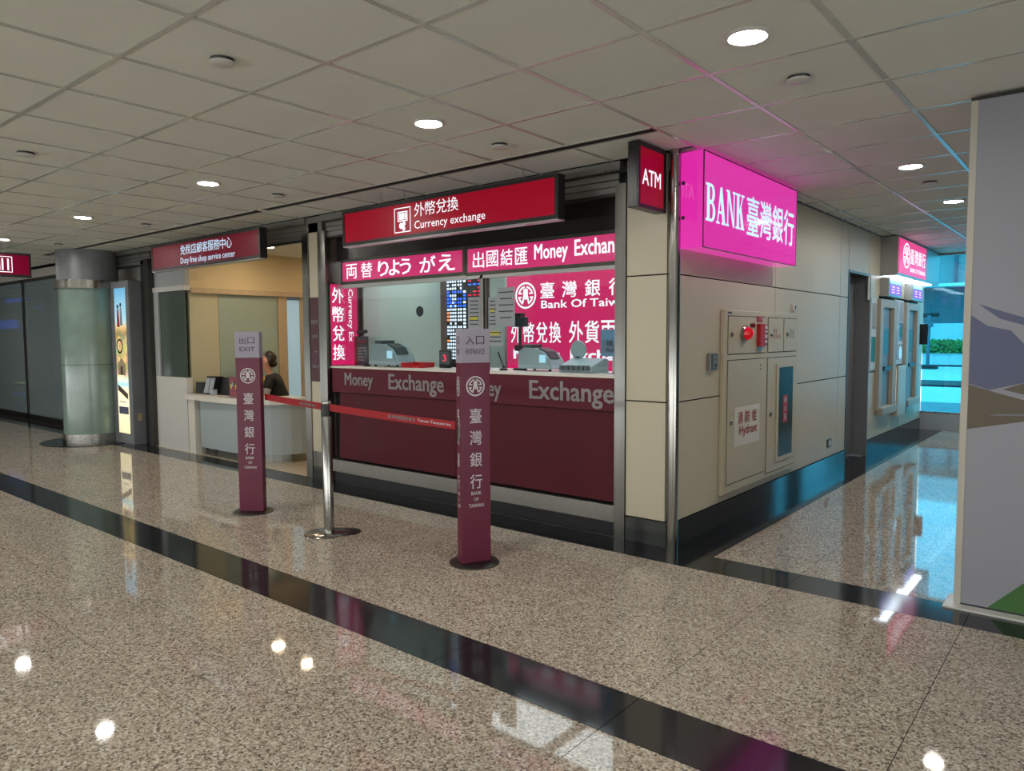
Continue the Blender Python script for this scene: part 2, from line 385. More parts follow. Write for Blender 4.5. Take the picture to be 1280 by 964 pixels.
def emblem(fr, cu, cw, r, m, parent, sx=1, n=.003):
    bm = bmesh.new()
    bm_ring(bm, fr, cu, cw, r*.86, r, n, sx=sx)
    for a0, a1 in ((12, 82), (98, 168), (192, 248), (292, 348)): bm_ring(bm, fr, cu, cw, r*.58, r*.72, n, a0, a1, sx)
    q = lambda pts: bm_flat(bm, fr, [(cu+sx*r*x, cw+r*y) for x, y in pts], n)
    q([(-.22, .42), (-.22, -.05), (.22, -.05), (.22, .42), (.12, .52), (-.12, .52)])
    q([(-.36, -.52), (-.20, -.52), (-.10, -.05), (-.24, -.05)]); q([(.20, -.52), (.36, -.52), (.24, -.05), (.10, -.05)])
    q([(-.12, -.30), (.12, -.30), (.10, -.05), (-.10, -.05)])
    for s in (-1, 1):
        q([(s*.34, .10), (s*.70, .10), (s*.70, .22), (s*.34, .22)]); q([(s*.40, -.20), (s*.72, -.20), (s*.72, -.08), (s*.40, -.08)])
    for f in bm.faces:
        f.normal_update()
        if f.normal.dot(fr.N) < 0: f.normal_flip()
    return flat_obj('emblem', bm, m, parent)
# heavy slab serif capitals on a 1x1 cell, drawn as polygons
def serif_word(word, fr, u, w, cw, ht, gap, m, parent, n=.003):
    bm = bmesh.new(); x = u
    for ch in word:
        q = lambda pts: bm_flat(bm, fr, [(x+cw*a, w+ht*b) for a, b in pts], n)
        def hs(a0, a1, b0, b1): q([(a0, b0), (a1, b0), (a1, b1), (a0, b1)])
        if ch == 'B':
            hs(.12, .38, .07, .93); hs(0, .6, 0, .07); hs(0, .6, .93, 1)
            for b0, b1, rx in ((.50, 1, .34), (0, .54, .40)):
                c = (b0+b1)/2; h = (b1-b0)/2; P = None
                for i in range(13):
                    t = -math.pi/2+math.pi*i/12
                    o = (.55+rx*math.cos(t), c+h*math.sin(t)); ii = (.55+(rx-.24)*math.cos(t), c+(h-.075)*math.sin(t))
                    if P: q([P[0], o, ii, P[1]])
                    P = (o, ii)
                hs(.38, .55, b1-.075, b1); hs(.38, .55, b0, b0+.075)
        if ch == 'A':
            q([(.42, 1), (.60, 1), (.93, .06), (.66, .06), (.40, .78)]); q([(.42, 1), (.50, .80), (.20, .06), (.11, .06)])
            hs(.24, .70, .28, .35); hs(0, .36, 0, .06); hs(.56, 1, 0, .06)
        if ch == 'N':
            hs(.12, .22, .06, .94); hs(.80, .90, .06, 1); q([(.06, 1), (.34, 1), (.90, .0), (.76, 0), (.12, .94)])
            hs(0, .3, 0, .06); hs(0, .2, .94, 1); hs(.68, 1, .94, 1)
        if ch == 'K':
            hs(.12, .38, .06, .94); hs(0, .5, 0, .06); hs(0, .5, .94, 1); q([(.38, .40), (.38, .50), (.74, .95), (.86, .95)])
            q([(.44, .56), (.60, .70), (.95, .05), (.64, .05)]); hs(.62, .98, .94, 1); hs(.56, 1, 0, .06)
        x += cw+gap
    for f in bm.faces:
        f.normal_update()
        if f.normal.dot(fr.N) < 0: f.normal_flip()
    return flat_obj('lettering', bm, m, parent)
def struct(o, label, cat='structure', **k): return tag(o, label, cat, kind='structure', **k)

ZC = 2.618
# ================================================================ STRUCTURE
# ---- floor: granite tiles as parts
floor = struct(empty('floor', (0, -3, 0)), 'polished speckled granite floor with black granite bands', 'floor')
def tile_mesh(name, x0, x1, y0, y1, m, parent, z=0, g=.0015, t=.02):
    return box(name, x0+g, x1-g, y0+g, y1-g, z-t, z, m, parent)
base_plate = box('floor_bed', -30, 12, -12, 8.05, -.08, -.0225, 'black_void', floor)
PX = [.853+.8685*k for k in range(-32, 11)]
tcache = {}
def floor_tile(x0, x1, y0, y1, m, near=True, name='floor_tile', z=0.0):
    k = (round(x1-x0, 3), round(y1-y0, 3), m)
    if k not in tcache:
        o = tile_mesh(name, x0, x1, y0, y1, m, floor); tcache[k] = o; return o
    o = tcache[k].copy(); COL.objects.link(o); o.location = ((x0+x1)/2, (y0+y1)/2, -.01); return o
stuff_bm = bmesh.new()
cnt = 0
rows = [(-.30-.8075*k, -.30-.8075*(k+1)) for k in range(2)] + [(-2.215-.87*k, -2.215-.87*(k+1)) for k in range(11)]
for (b, a) in rows:
    for x0, x1 in zip(PX, PX[1:]):
        d = (Vector(((x0+x1)/2, (a+b)/2, 0))-CP)
        vis = d.dot(fw) > .3 and abs(d.dot(rt2)/max(d.dot(fw), .3)) < .85 and d.length < 16
        if vis and cnt < 230: floor_tile(x0, x1, a, b, 'floor_granite'); cnt += 1
        else: bm_box(stuff_bm, x0+.001, x1-.001, a+.001, b-.001, -.02, 0)
# corridor tiles (right of the side wall)
for k in range(9):
    y0 = .0+.9*k; y1 = min(y0+.9, 8.0)
    if y1-y0 < .1: continue
    for x0, x1 in [(.30, .853), (.853, 1.7215), (1.7215, 2.59)]: floor_tile(x0, x1, y0, y1, 'floor_granite'); cnt += 1
    for x0, x1 in [(2.59, 3.4585), (3.4585, 6.0)]: bm_box(stuff_bm, x0+.001, x1-.001, y0+.001, y1-.001, -.02, 0)
# black bands
for (b, a) in [(0.0, -.30), (-1.915, -2.215)]:
    for x0, x1 in zip(PX, PX[1:]):
        if -16 < x0 < 3: floor_tile(x0, x1, a, b, 'black_granite', name='black_band_tile')
        else: bm_box(stuff_bm, x0+.001, x1-.001, a+.001, b-.001, -.02, 0)
for k in range(9):
    y0 = .9*k; y1 = min(y0+.9, 8.0)
    if y1-y0 > .1: floor_tile(0.0, .30, y0, y1, 'black_granite', name='black_band_tile')
so = mesh_obj('far_floor_tile', stuff_bm, 'floor_granite', floor); so['kind'] = 'stuff'
# floors inside the shops
struct(box('floor_service_room', -7.6, -3.8, .0, 4.0, -.03, .0, 'inner_floor'), 'pale stone floor inside the duty free service room', 'floor')

# ---- ceiling
ceil = struct(empty('ceiling', (0, -3, ZC)), 'white suspended tile ceiling with metal grid', 'ceiling')
GX = [.146+.61*k for k in range(-36, 14)]; GY = [-.54+.61*k for k in range(-16, 15)]
proto = None; n_t = 0; stf = bmesh.new(); cells = []
def in_hall(x, y): return y < 0.02 or (x > -.02 and y < 8.0)
for x0 in GX:
    for y0 in GY:
        cx, cyy = x0+.305, y0+.305
        if y0 < 0 < y0+.61:            # row cut by the facade line
            yy1 = -.005 if cx < .1 else y0+.61
        else: yy1 = y0+.61
        if x0 < 0 < x0+.61 and y0 > 0: cx = .05
        if not in_hall(cx, cyy if yy1 == y0+.61 else -.1) : continue
        xx0 = x0
        if y0 > 0 and x0 < 0: xx0 = .0
        cells.append((xx0, x0+.61, y0, min(yy1, 8.0)))
def vis_c(c):
    d = Vector(((c[0]+c[1])/2, (c[2]+c[3])/2, ZC))-CP; f = d.dot(fw)
    return f > .2 and abs(d.dot(rt2)/f) < .85 and d.dot(up2)/f < .72
cells.sort(key=lambda c: (not vis_c(c), (Vector(((c[0]+c[1])/2, (c[2]+c[3])/2, ZC))-CP).length))
cc = {}
for i, c in enumerate(cells):
    if i < 296 and vis_c(c):
        k = (round(c[1]-c[0], 3), round(c[3]-c[2], 3))
        if k not in cc:
            cc[k] = box('ceiling_tile', c[0]+.01, c[1]-.01, c[2]+.01, c[3]-.01, ZC+.002, ZC+.02, 'ceiling_tile', ceil, .003)
        else:
            o = cc[k].copy(); COL.objects.link(o); o.location = ((c[0]+c[1])/2, (c[2]+c[3])/2, ZC+.011)
    else: bm_box(stf, c[0]+.01, c[1]-.01, c[2]+.01, c[3]-.01, ZC+.002, ZC+.02)
o = mesh_obj('far_ceiling_tile', stf, 'ceiling_tile', ceil); o['kind'] = 'stuff'
box('plenum_cover', -24, 9, -12, 8.1, ZC+.12, ZC+.14, 'black_void', ceil)
for b_ in ((-24.1, 9, -12.1, -12, ZC-.02, ZC+.14), (-24.1, 9, 8.1, 8.2, ZC+.001, ZC+.14), (-24.2, -24.1, -12, 8.1, ZC-.02, ZC+.14), (9, 9.1, -12, 8.1, ZC-.02, ZC+.14)): box('plenum_light_seal', *b_, 'black_void', ceil)  # unseen sides added to keep sky light out of the ceiling void
HB = .0115
SLOT_Y = -.52
for gx in GX:     # bars running into depth
    y1 = 8.0 if gx > 0 else -.005
    if gx < -.02 and False: pass
    box('grid_bar', gx-HB, gx+HB, GY[0], y1, ZC-.002, ZC+.016, 'ceiling_grid', ceil)
for gy in GY:     # bars along the facade
    xa = -24 if gy < 0 else 0.0
    if abs(gy+.54) < .01:
        box('grid_bar', .146, 1.976, gy-HB, gy+HB, ZC-.003, ZC+.016, 'ceiling_grid', ceil); continue
    box('grid_bar', xa, 8.5, gy-HB, gy+HB, ZC-.003, ZC+.016, 'ceiling_grid', ceil)
# linear air slot diffusers set in the grid line
def slot(x0, x1, lab, piece=None):
    t = tag(empty('slot_diffuser', ((x0+x1)/2, SLOT_Y, ZC)), lab, 'air vent', 'black linear air slots in the ceiling')
    box('slot_throat', x0, x1, SLOT_Y-.034, SLOT_Y+.034, ZC-.004, ZC+.012, 'black_void', t)
    box('slot_edge', x0, x1, SLOT_Y-.046, SLOT_Y-.034, ZC-.006, ZC+.010, 'ceiling_grid', t)
    box('slot_edge', x0, x1, SLOT_Y+.034, SLOT_Y+.046, ZC-.006, ZC+.010, 'ceiling_grid', t)
slot(-3.93, .13, 'black ceiling air slot running above the currency exchange sign')
slot(-9.6, -4.05, 'black ceiling air slot running above the duty free sign')
slot(1.99, 5.6, 'black ceiling air slot at upper right beside the mural board')

# downlights and speakers
def downlight(x, y, m='downlight_lens', z=ZC):
    t = empty('ceiling_downlight', (x, y, z))
    bm = bmesh.new(); bm_lathe(bm, [(.070, z-.004), (.076, z-.009), (.088, z-.008), (.096, z-.001), (.096, z+.001), (.070, z+.001)], (x, y, 0), 32)
    mesh_obj('trim_ring', bm, 'white_paint', t, True)
    lathe('lens', [(.001, z-.0048), (.0695, z-.0048), (.0695, z-.0018), (.001, z-.0018)], (x, y, 0), m, t, 28)
    return t
LX = [1.06, -.769, -3.209, -5.649, -8.089, -10.53, -12.97]
LBL = {0: 'lit round downlight at upper right, the one nearest the viewer above the corner', 1: 'lit round downlight in front of the currency exchange sign', 2: 'lit round downlight fourth from the right along the shopfronts',
       3: 'lit round downlight above the hall in front of the duty free service sign', 4: 'lit round downlight cut by the left edge, over the poster light box'}
LBL[2] = 'lit round downlight between the duty free sign and currency sign, over the hall'
for i, x in enumerate(LX):
    t = downlight(x, -1.455)
    tag(t, LBL[i] if i in LBL else (['', '', '', '', '', 'far round downlight just beyond the steel column at left', 'farthest round downlight before the dark shop glass'][i]), 'ceiling light', 'round ceiling downlights')
for j, y in enumerate([1.5, 3.27, 5.1, 6.9]):
    tag(downlight(1.07, y), ['lit round downlight over the corridor beyond the magenta sign', 'second lit round downlight down the corridor, nearer the window', 'third downlight down the corridor, behind the mural board edge', 'downlight at the window end of the corridor'][j], 'ceiling light', 'round ceiling downlights')
for x in LX[:6]+[3.5]:
    for y in (-3.9, -6.34):
        tag(downlight(x, y), 'round ceiling downlight over the concourse behind the viewer', 'ceiling light', 'round ceiling downlights')
def speaker(x, y, lab):
    t = empty('ceiling_speaker', (x, y, ZC)); z = ZC
    lathe('rim', [(.030, z-.010), (.046, z-.010), (.050, z+.001), (.030, z+.001)], (x, y, 0), 'black_plastic', t, 28)
    lathe('cover_disc', [(.001, z-.022), (.046, z-.022), (.052, z-.019), (.052, z-.011), (.001, z-.011)], (x, y, 0), 'white_paint', t, 28)
    tag(t, lab, 'detector', 'small round ceiling fittings')
for x, y, l in [(-.769, -2.68, 'small round ceiling fitting nearest the viewer at upper left'), (1.06, -.845, 'small round ceiling fitting at upper right between downlight and magenta sign'),
                (-.769, -.845, 'small round ceiling fitting above the right end of the currency sign'), (-3.209, -.845, 'small round ceiling fitting above the left part of the currency sign'),
                (-5.649, -.845, 'small round ceiling fitting above the duty free service sign'), (-3.209, -2.68, 'small round ceiling fitting at the left edge of the view'),
                (-8.089, -.845, 'small round ceiling fitting above the steel column'), (1.07, 2.2, 'small round ceiling fitting between the two corridor downlights')]:
    speaker(x, y, l)

# ---- hidden hall walls that close the room behind the viewer
struct(box('wall_back', -24, 9, -10.4, -10.3, 0, ZC, 'hall_wall'), 'plain wall of the hall behind the viewer', 'wall')
struct(box('wall_left', -24.1, -23.9, -10.3, 8.1, 0, ZC, 'hall_wall'), 'plain end wall of the hall far left', 'wall')
struct(box('wall_east', 8.5, 8.6, -10.3, 8, 0, ZC, 'hall_wall'), 'plain end wall of the hall far right', 'wall')

# ---- side wall (plane x = 0) in cream panels
wr = struct(empty('wall_right', (-.03, 4, 0)), 'cream panelled side wall with dark joints running away from the corner', 'wall')
for y0, y1 in [(.03, 4.03), (4.93, 8.0)]: box('joint_backing', -.06, -.012, y0, y1, .0, ZC, 'panel_joint', wr)
box('joint_backing', -.06, -.012, 4.03, 4.93, 2.12, ZC, 'panel_joint', wr)
ZJ = [.170, .978, 1.828, 2.612]
def panel(y0, y1, z0, z1, g=.0045):
    return box('wall_panel', -.014, 0.0, y0+g, y1-g, z0+g, z1-g, 'wall_panel', wr, .0015)
YS = [.052, 1.845, 3.73, 4.025]
for r in range(3):
    for a, b in zip(YS, YS[1:]): panel(a, b, ZJ[r], ZJ[r+1])
panel(4.03, 4.85, 2.12, 2.612); panel(4.85, 5.35, 1.828, 2.612)
for z0, z1 in [(.17, .978)]:
    for a, b in [(4.93, 6.20), (6.20, 6.62), (6.62, 8.0)]: panel(a, b, z0, z1)
panel(5.35, 8.0, 2.15, 2.612); panel(5.35, 6.3, 1.90, 2.15); panel(6.3, 8.0, 1.90, 2.15)
panel(4.93, 5.2, .978, 1.828); panel(7.62, 8.0, .978, 1.90); panel(5.2, 5.35, .978, 1.828)
# front return of the same wall (plane y = 0), the pilaster right of the exchange
wf = struct(empty('wall_front', (-.2, .03, 0)), 'cream panelled pilaster between exchange window and corner pole', 'wall')
box('joint_backing', -.355, -.02, .012, .06, 0, ZC, 'panel_joint', wf)
for z0, z1 in zip(ZJ, ZJ[1:]): box('wall_panel', -.352, -.050, 0, .014, z0+.0045, z1-.0045, 'wall_panel', wf, .0015)
struct(box('baseboard_front', -.352, -.04, -.004, .012, 0, .166, 'plinth_stone'), 'polished black stone base of the front pilaster', 'baseboard')
struct(box('baseboard_right', -.012, .004, .03, 4.03, 0, .166, 'plinth_stone'), 'polished black stone base of the side wall before the door', 'baseboard')
struct(box('baseboard_corridor', -.012, .004, 4.93, 8.0, 0, .166, 'plinth_stone'), 'polished black stone base of the side wall below the cash machines', 'baseboard')
cp = struct(lathe('trim_1', [(.040, 0), (.040, ZC)], (0.003, .0, 0), 'chrome', None, 28), 'round chrome corner pole', 'corner pole')
# door recess
struct(box('door_1', -.20, -.16, 4.03, 4.93, 0, 2.10, 'door_grey'), 'dark grey metal door set back in the side wall', 'door')
struct(box('trim_2', -.20, .006, 4.02, 4.045, 0, 2.12, 'steel_dark'), 'near steel jamb of the grey side door', 'door jamb')
struct(box('trim_3', -.20, .006, 4.915, 4.94, 0, 2.12, 'door_grey'), 'far steel jamb of the grey side door', 'door jamb')
struct(box('trim_4', -.20, .006, 4.045, 4.915, 2.10, 2.125, 'steel_dark'), 'steel head of the grey side door', 'door head')

# ---- corridor end: window wall
we = struct(box('wall_end', -.2, 6.0, 8.0, 8.12, 0, .245, 'grey_paint'), 'low grey wall under the corridor end window', 'wall')
wn = struct(empty('window_1', (1.5, 8.05, .245)), 'cyan tinted window at the corridor end', 'window')
box('pane', .0, 1.75, 8.045, 8.055, .26, 2.60, 'window_cyan', wn); box('pane', 2.0, 2.2, 8.045, 8.055, .26, 2.60, 'window_cyan', wn)
box('window_frame', -.02, 2.2, 8.0, 8.1, .245, .275, 'steel', wn); box('window_frame', 1.75, 2.0, 8.01, 8.09, .26, 2.6, 'steel_dark', wn)
struct(box('wall_end_upper', 2.2, 6.0, 8.0, 8.12, .245, ZC, 'grey_paint'), 'grey wall right of the corridor window', 'wall')
box('window_frame', -.02, 2.2, 8.0, 8.1, 2.585, 2.618, 'steel', wn)
# corridor's other side
struct(box('wall_corridor', 6.0, 6.1, 0, 8.12, 0, ZC, 'hall_wall'), 'plain wall on the far side of the corridor', 'wall')

# ================================================================ DOOR/CORRIDOR FITTINGS
# hydrant cabinet on the side wall
hc = tag(empty('fire_hydrant_cabinet', (.015, 1.55, .22)), 'cream steel fire hydrant cabinet let into the side wall', 'cabinet')
bm = bmesh.new(); bm_box(bm, .0005, .034, .74, 2.35, .235, 1.612, .004); mesh_obj('body', bm, 'cabinet_cream', hc)
def cdoor(y0, y1, z0, z1, nm='door'):
    box('door_gap', .034, .0348, y0-.006, y1+.006, z0-.006, z1+.006, 'panel_joint', hc)
    return box(nm, .0345, .041, y0, y1, z0, z1, 'cabinet_cream', hc, .002)
d1 = cdoor(.80, 1.555, 1.285, 1.565); d2 = cdoor(1.60, 1.945, 1.285, 1.565); d3 = cdoor(1.965, 2.29, 1.285, 1.565)
d4 = cdoor(.80, 1.555, .305, 1.235); d5 = cdoor(1.60, 2.29, .275, 1.235)
FS = Fr((.041, 0, 0), Y_, Z_)      # u = y, w = z, normal +x
def lock(d, y, z):
    lathe('lock', [(.018, .0415), (.020, .046), (.016, .052), (.006, .055)], (0, y, z), 'chrome', d, 16, 'x')
lock(d1, .845, 1.43); lock(d2, 1.655, 1.43); lock(d3, 2.03, 1.43); lock(d4, .855, .77); lock(d5, 1.665, .765)
htext('消防栓', FS, .985, .745, .095, .095, .14, 'ink_red', d4, .004, n=.0042)
text('Hydrant', FS, 1.02, .635, .35, .095, 'ink_red', d4, .002, n=.0042)
poly('label_plate', FS, rect(.93, .575, 1.43, .875), 'cap_grey', d4, .0012, .001).active_material = M['white_top']
for yy, z_, s, ss in [(1.71, 1.44, '緊急', .05), (1.71, 1.395, '電源插座', .035)]: htext(s, FS, yy, z_, .03, .038, .045 if len(s) < 3 else .042, 'ink_red', d2, 0, n=.003)
for yy, z_, s in [(2.10, 1.44, '電話'), (2.10, 1.395, '插座')]: htext(s, FS, yy, z_, .032, .038, .07, 'ink', d3, 0, n=.003)
box('glass_frame', .041, .052, 1.785, 2.225, .345, 1.18, 'cabinet_cream', d5, .003)
box('glass_pane', .050, .0535, 1.835, 2.175, .385, 1.15, 'cabinet_glass', d5)
box('sticker', .0535, .0545, 1.935, 2.04, .67, .905, 'red_plastic', d5)
vtext('滅火器', Fr((.0545, 0, 0), Y_, Z_), 1.957, .89, .06, .05, .072, 'print_white', d5, .002, n=.001)
for z_ in (1.185, 1.155): lathe('vent_hole', [(.007, .0412), (.007, .0425)], (0, 1.43, z_), 'black_void', d4, 10, 'x')
box('maker_plate', .034, .036, .79, .86, 1.585, 1.598, 'chrome', hc)
# siren lamp
sl = tag(empty('alarm_lamp', (.041, 1.09, 1.44)), 'red dome alarm lamp on the hydrant cabinet door', 'alarm')
lathe('base_ring', [(.062, .0415), (.064, .060), (.056, .068)], (0, 1.075, 1.438), 'chrome', sl, 24, 'x')
lathe('dome', [(.052, .066), (.050, .080), (.040, .100), (.025, .112), (.006, .117)], (0, 1.075, 1.438), 'lamp_red', sl, 24, 'x')
sl2 = tag(empty('call_button', (.041, 1.24, 1.50)), 'small red phone jack knob on the hydrant cabinet door', 'button')
lathe('base_ring', [(.016, .0415), (.016, .052)], (0, 1.205, 1.502), 'chrome', sl2, 16, 'x')
lathe('knob', [(.013, .052), (.019, .060), (.019, .074), (.010, .080)], (0, 1.205, 1.502), 'dark_red', sl2, 16, 'x')
tube('cord', [(.055, 1.20, 1.485), (.05, 1.195, 1.45), (.046, 1.20, 1.41), (.044, 1.195, 1.385)], .003, 'aluminium', sl2, 6)
fb = tag(empty('fire_alarm_box', (.041, 1.42, 1.42)), 'red fire alarm call box with white notice on the cabinet', 'alarm')
box('housing', .0415, .075, 1.335, 1.435, 1.335, 1.515, 'red_plastic', fb, .003)
box('instruction_plate', .0415, .060, 1.438, 1.530, 1.345, 1.510, 'dark_red', fb, .002)
FB = Fr((.060, 0, 0), Y_, Z_)
for z0, z1 in [(1.36, 1.385), (1.40, 1.43), (1.445, 1.462), (1.475, 1.50)]: poly('notice', FB, rect(1.45, z0, 1.52, z1), 'print_white', fb, .0015, .001)
box('name_tag', .0415, .046, 1.335, 1.455, 1.530, 1.575, 'red_plastic', fb, .001)
htext('火警', Fr((.046, 0, 0), Y_, Z_), 1.35, 1.537, .036, .03, .05, 'print_white', fb, 0, n=.001)
box('lower_plate', .0415, .05, 1.34, 1.43, 1.295, 1.332, 'aluminium', fb, .001)
# small fittings on the wall
ws = tag(empty('wall_switch', (.0, .575, 1.235)), 'steel key switch plate on the side wall left of the hydrant cabinet', 'switch')
box('plate', .0005, .030, .515, .640, 1.175, 1.295, 'brushed', ws, .003); box('key_panel', .030, .033, .565, .615, 1.19, 1.28, 'aluminium', ws, .001)
lathe('key_hole', [(.010, .033), (.010, .037)], (0, .59, 1.21), 'black_plastic', ws, 12, 'x')
lathe('key_hole', [(.007, .033), (.007, .035)], (0, .59, 1.255), 'dark_red', ws, 12, 'x')
so_ = tag(empty('power_socket', (0, 3.47, .32)), 'small steel power socket low on the side wall', 'socket')
box('plate', .0005, .010, 3.39, 3.52, .27, .355, 'steel_dark', so_, .002); box('socket_face', .010, .014, 3.415, 3.495, .285, .34, 'white_paint', so_, .002)
sg = tag(empty('door_sensor', (0, 2.29, 1.67)), 'tiny wall sensor above the right corner of the hydrant cabinet', 'sensor')
box('body', .0005, .02, 2.26, 2.32, 1.645, 1.70, 'white_paint', sg, .003); box('eye', .02, .023, 2.285, 2.31, 1.655, 1.69, 'black_plastic', sg, .001)

# ATM alcove --------------------------------------------------
sb = tag(empty('bank_light_box', (.1, 6.8, 2.13)), 'grey box sign over the cash machines with a pink lit face', 'sign')
box('housing', .0005, .195, 5.36, 8.0-.01, 2.14, 2.605, 'aluminium', sb, .003)
box('lit_face', .195, .202, 5.39, 6.98, 2.17, 2.585, 'pink_sign', sb)
box('grey_face', .195, .201, 7.0, 7.94, 2.17, 2.585, 'aluminium', sb)
FA = Fr((.202, 0, 0), Y_, Z_)
emblem(FA, 5.78, 2.40, .155, 'lit_white', sb, 1.3)
htext('臺灣銀行', FA, 6.0, 2.32, .20, .19, .235, 'lit_white', sb, .008)
text('BANK OF TAIWAN', FA, 6.0, 2.215, .9, .055, 'lit_white', sb, .008)
box('under_light', .03, .17, 5.42, 6.35, 2.130, 2.1395, 'atm_light', sb); box('under_light', .03, .17, 6.6, 7.6, 2.130, 2.1395, 'atm_light', sb)
def atm(yc, labs, idx):
    y0, y1 = yc-.43, yc+.43
    t = tag(empty('cash_machine', (.0, yc, .45)), labs, 'cash machine', 'cash machines in the side wall')
    # steel surround with a dark recess in it
    for nm, b in (('surround', (.0005, .05, y0, y0+.16, .50, 1.86)), ('surround', (.0005, .05, y1-.16, y1, .50, 1.86)), ('surround', (.0005, .05, y0+.16, y1-.16, 1.76, 1.86)), ('shelf', (.0005, .09, y0+.05, y1-.05, .44, .53))):
        box(nm, *b, 'atm_metal', t, .004)
    box('recess_panel', -.002, .004, y0+.15, y1-.15, .52, 1.78, 'door_grey', t)
    box('keypad', .004, .05, yc-.18, yc+.18, .98, 1.03, 'black_plastic', t, .004)
    box('screen', .004, .014, yc-.17, yc+.17, 1.18, 1.50, 'steel_dark', t, .002)
    return t
atm(5.68, 'steel cash machine niche nearer the grey door', 0); atm(7.10, 'steel cash machine niche nearer the corridor window', 1)
def atm_screen(y, z, lab):
    t = tag(empty('information_screen', (.05, y, z)), lab, 'screen', 'violet screens above the cash machines')
    box('housing', .0005, .10, y-.33, y+.33, z-.115, z+.115, 'aluminium', t, .004)
    box('display', .100, .104, y-.28, y+.28, z-.085, z+.035, 'violet_screen', t); box('header_bar', .100, .104, y-.28, y+.28, z+.045, z+.09, 'screen_blue', t)
    F = Fr((.104, 0, 0), Y_, Z_)
    for k in range(3):
        for s in (-.2, .06): poly('notice_line', F, rect(y+s, z-.065+k*.033, y+s+.14, z-.055+k*.033), 'lit_white', t, .0015, .001)
atm_screen(5.72, 2.005, 'small violet screen above the nearer cash machine'); atm_screen(7.05, 2.005, 'small violet screen above the farther cash machine')
nb = tag(empty('notice_panel', (0, 6.35, 1.0)), 'white notice panel with leaflets between the two cash machines', 'notice')
box('board', .0005, .012, 6.13, 6.66, 1.03, 1.88, 'white_paint', nb, .002)
FN = Fr((.012, 0, 0), Y_, Z_)
for u0, w0, u1, w1, mm in [(6.16, 1.55, 6.34, 1.86, 'paper'), (6.40, 1.60, 6.63, 1.86, 'paper'), (6.40, 1.34, 6.63, 1.58, 'blue_acrylic'), (6.16, 1.09, 6.34, 1.5, 'paper'), (6.40, 1.09, 6.63, 1.30, 'paper')]:
    poly('leaflet', FN, rect(u0, w0, u1, w1), mm, nb, .002, .0015)
lathe('round_mark', [(.001, .014), (.09, .014), (.09, .016), (.001, .016)], (0, 6.515, 1.18), 'screen_blue', nb, 20, 'x')
lathe('round_mark', [(.001, .014), (.07, .014), (.07, .016), (.001, .016)], (0, 6.515, 1.46), 'green_file', nb, 20, 'x')
nb2 = tag(empty('notice_panel', (0, 5.1, 1.0)), 'narrow notice panel between grey door and nearer cash machine', 'notice')
box('board', .0005, .012, 4.96, 5.22, 1.0, 1.86, 'white_paint', nb2, .002)
poly('leaflet', FN, rect(5.0, 1.1, 5.18, 1.4), 'green_file', nb2, .002, .0015); poly('leaflet', FN, rect(5.0, 1.5, 5.18, 1.8), 'paper', nb2, .002, .0015)
cb = tag(empty('shield_cabinet', (0, 6.5, .3)), 'cream metal shield panel standing out from the wall between the cash machines', 'cabinet')
box('side_panel', .0005, .075, 6.15, 6.17, .36, 1.02, 'wall_panel', cb, .003); box('front_panel', .060, .075, 6.17, 6.61, .36, 1.02, 'wall_panel', cb, .003)
box('edge_trim', .0125, .078, 6.61, 6.655, .36, 1.02, 'machine_dark', cb)
tube('grab_rail', [(.005, 6.13, .42), (.05, 6.13, .42), (.05, 6.13, .97), (.005, 6.13, .97)], .009, 'chrome', cb)
ph = tag(empty('wall_intercom', (0, 7.8, 1.3)), 'black box hanging on the wall near the window', 'wall box')
box('body', .0005, .12, 7.72, 7.80, 1.28, 1.58, 'black_plastic', ph, .004); box('front_panel', .12, .124, 7.73, 7.79, 1.42, 1.55, 'machine_dark', ph)

# ================================================================ BANK SIGN, ATM SIGN
bs = tag(empty('bank_box_sign', (.12, .85, 1.985)), 'big magenta lit box sign reading BANK on the corner wall', 'sign')
box('box_body', .045, .1985, .0, 1.735, 1.985, 2.590, 'bank_magenta', bs)
box('lit_face', .1985, .2015, .003, 1.732, 1.988, 2.587, 'bank_magenta', bs)
for a, b in (((.0, .006), (1.985, 2.59)), ((1.729, 1.735), (1.985, 2.59))): box('edge_strip', .196, .2035, *a, *b, 'print_maroon', bs)
for z0 in (1.983, 2.586): box('edge_strip', .196, .2035, 0, 1.735, z0, z0+.006, 'print_maroon', bs)
FBk = Fr((.2015, 0, 0), Y_, Z_)
serif_word('BANK', FBk, .03, 2.155, .150, .24, .008, 'lit_bluewhite', bs, .002)
for i, ch in enumerate('臺灣銀行'): text(ch, FBk, .70+i*.248, 2.135, .225, .275, 'lit_bluewhite', bs, .012, n=.002)
for z_ in (2.18, 2.40): lathe('fixing_bolt', [(.010, -.012), (.013, -.006), (.013, 0)], (.062, 0, z_), 'print_maroon', bs, 12, 'y')
for yy in (.2, 1.5): box('wall_bracket', .0005, .046, yy, yy+.05, 2.2, 2.4, 'steel_dark', bs)

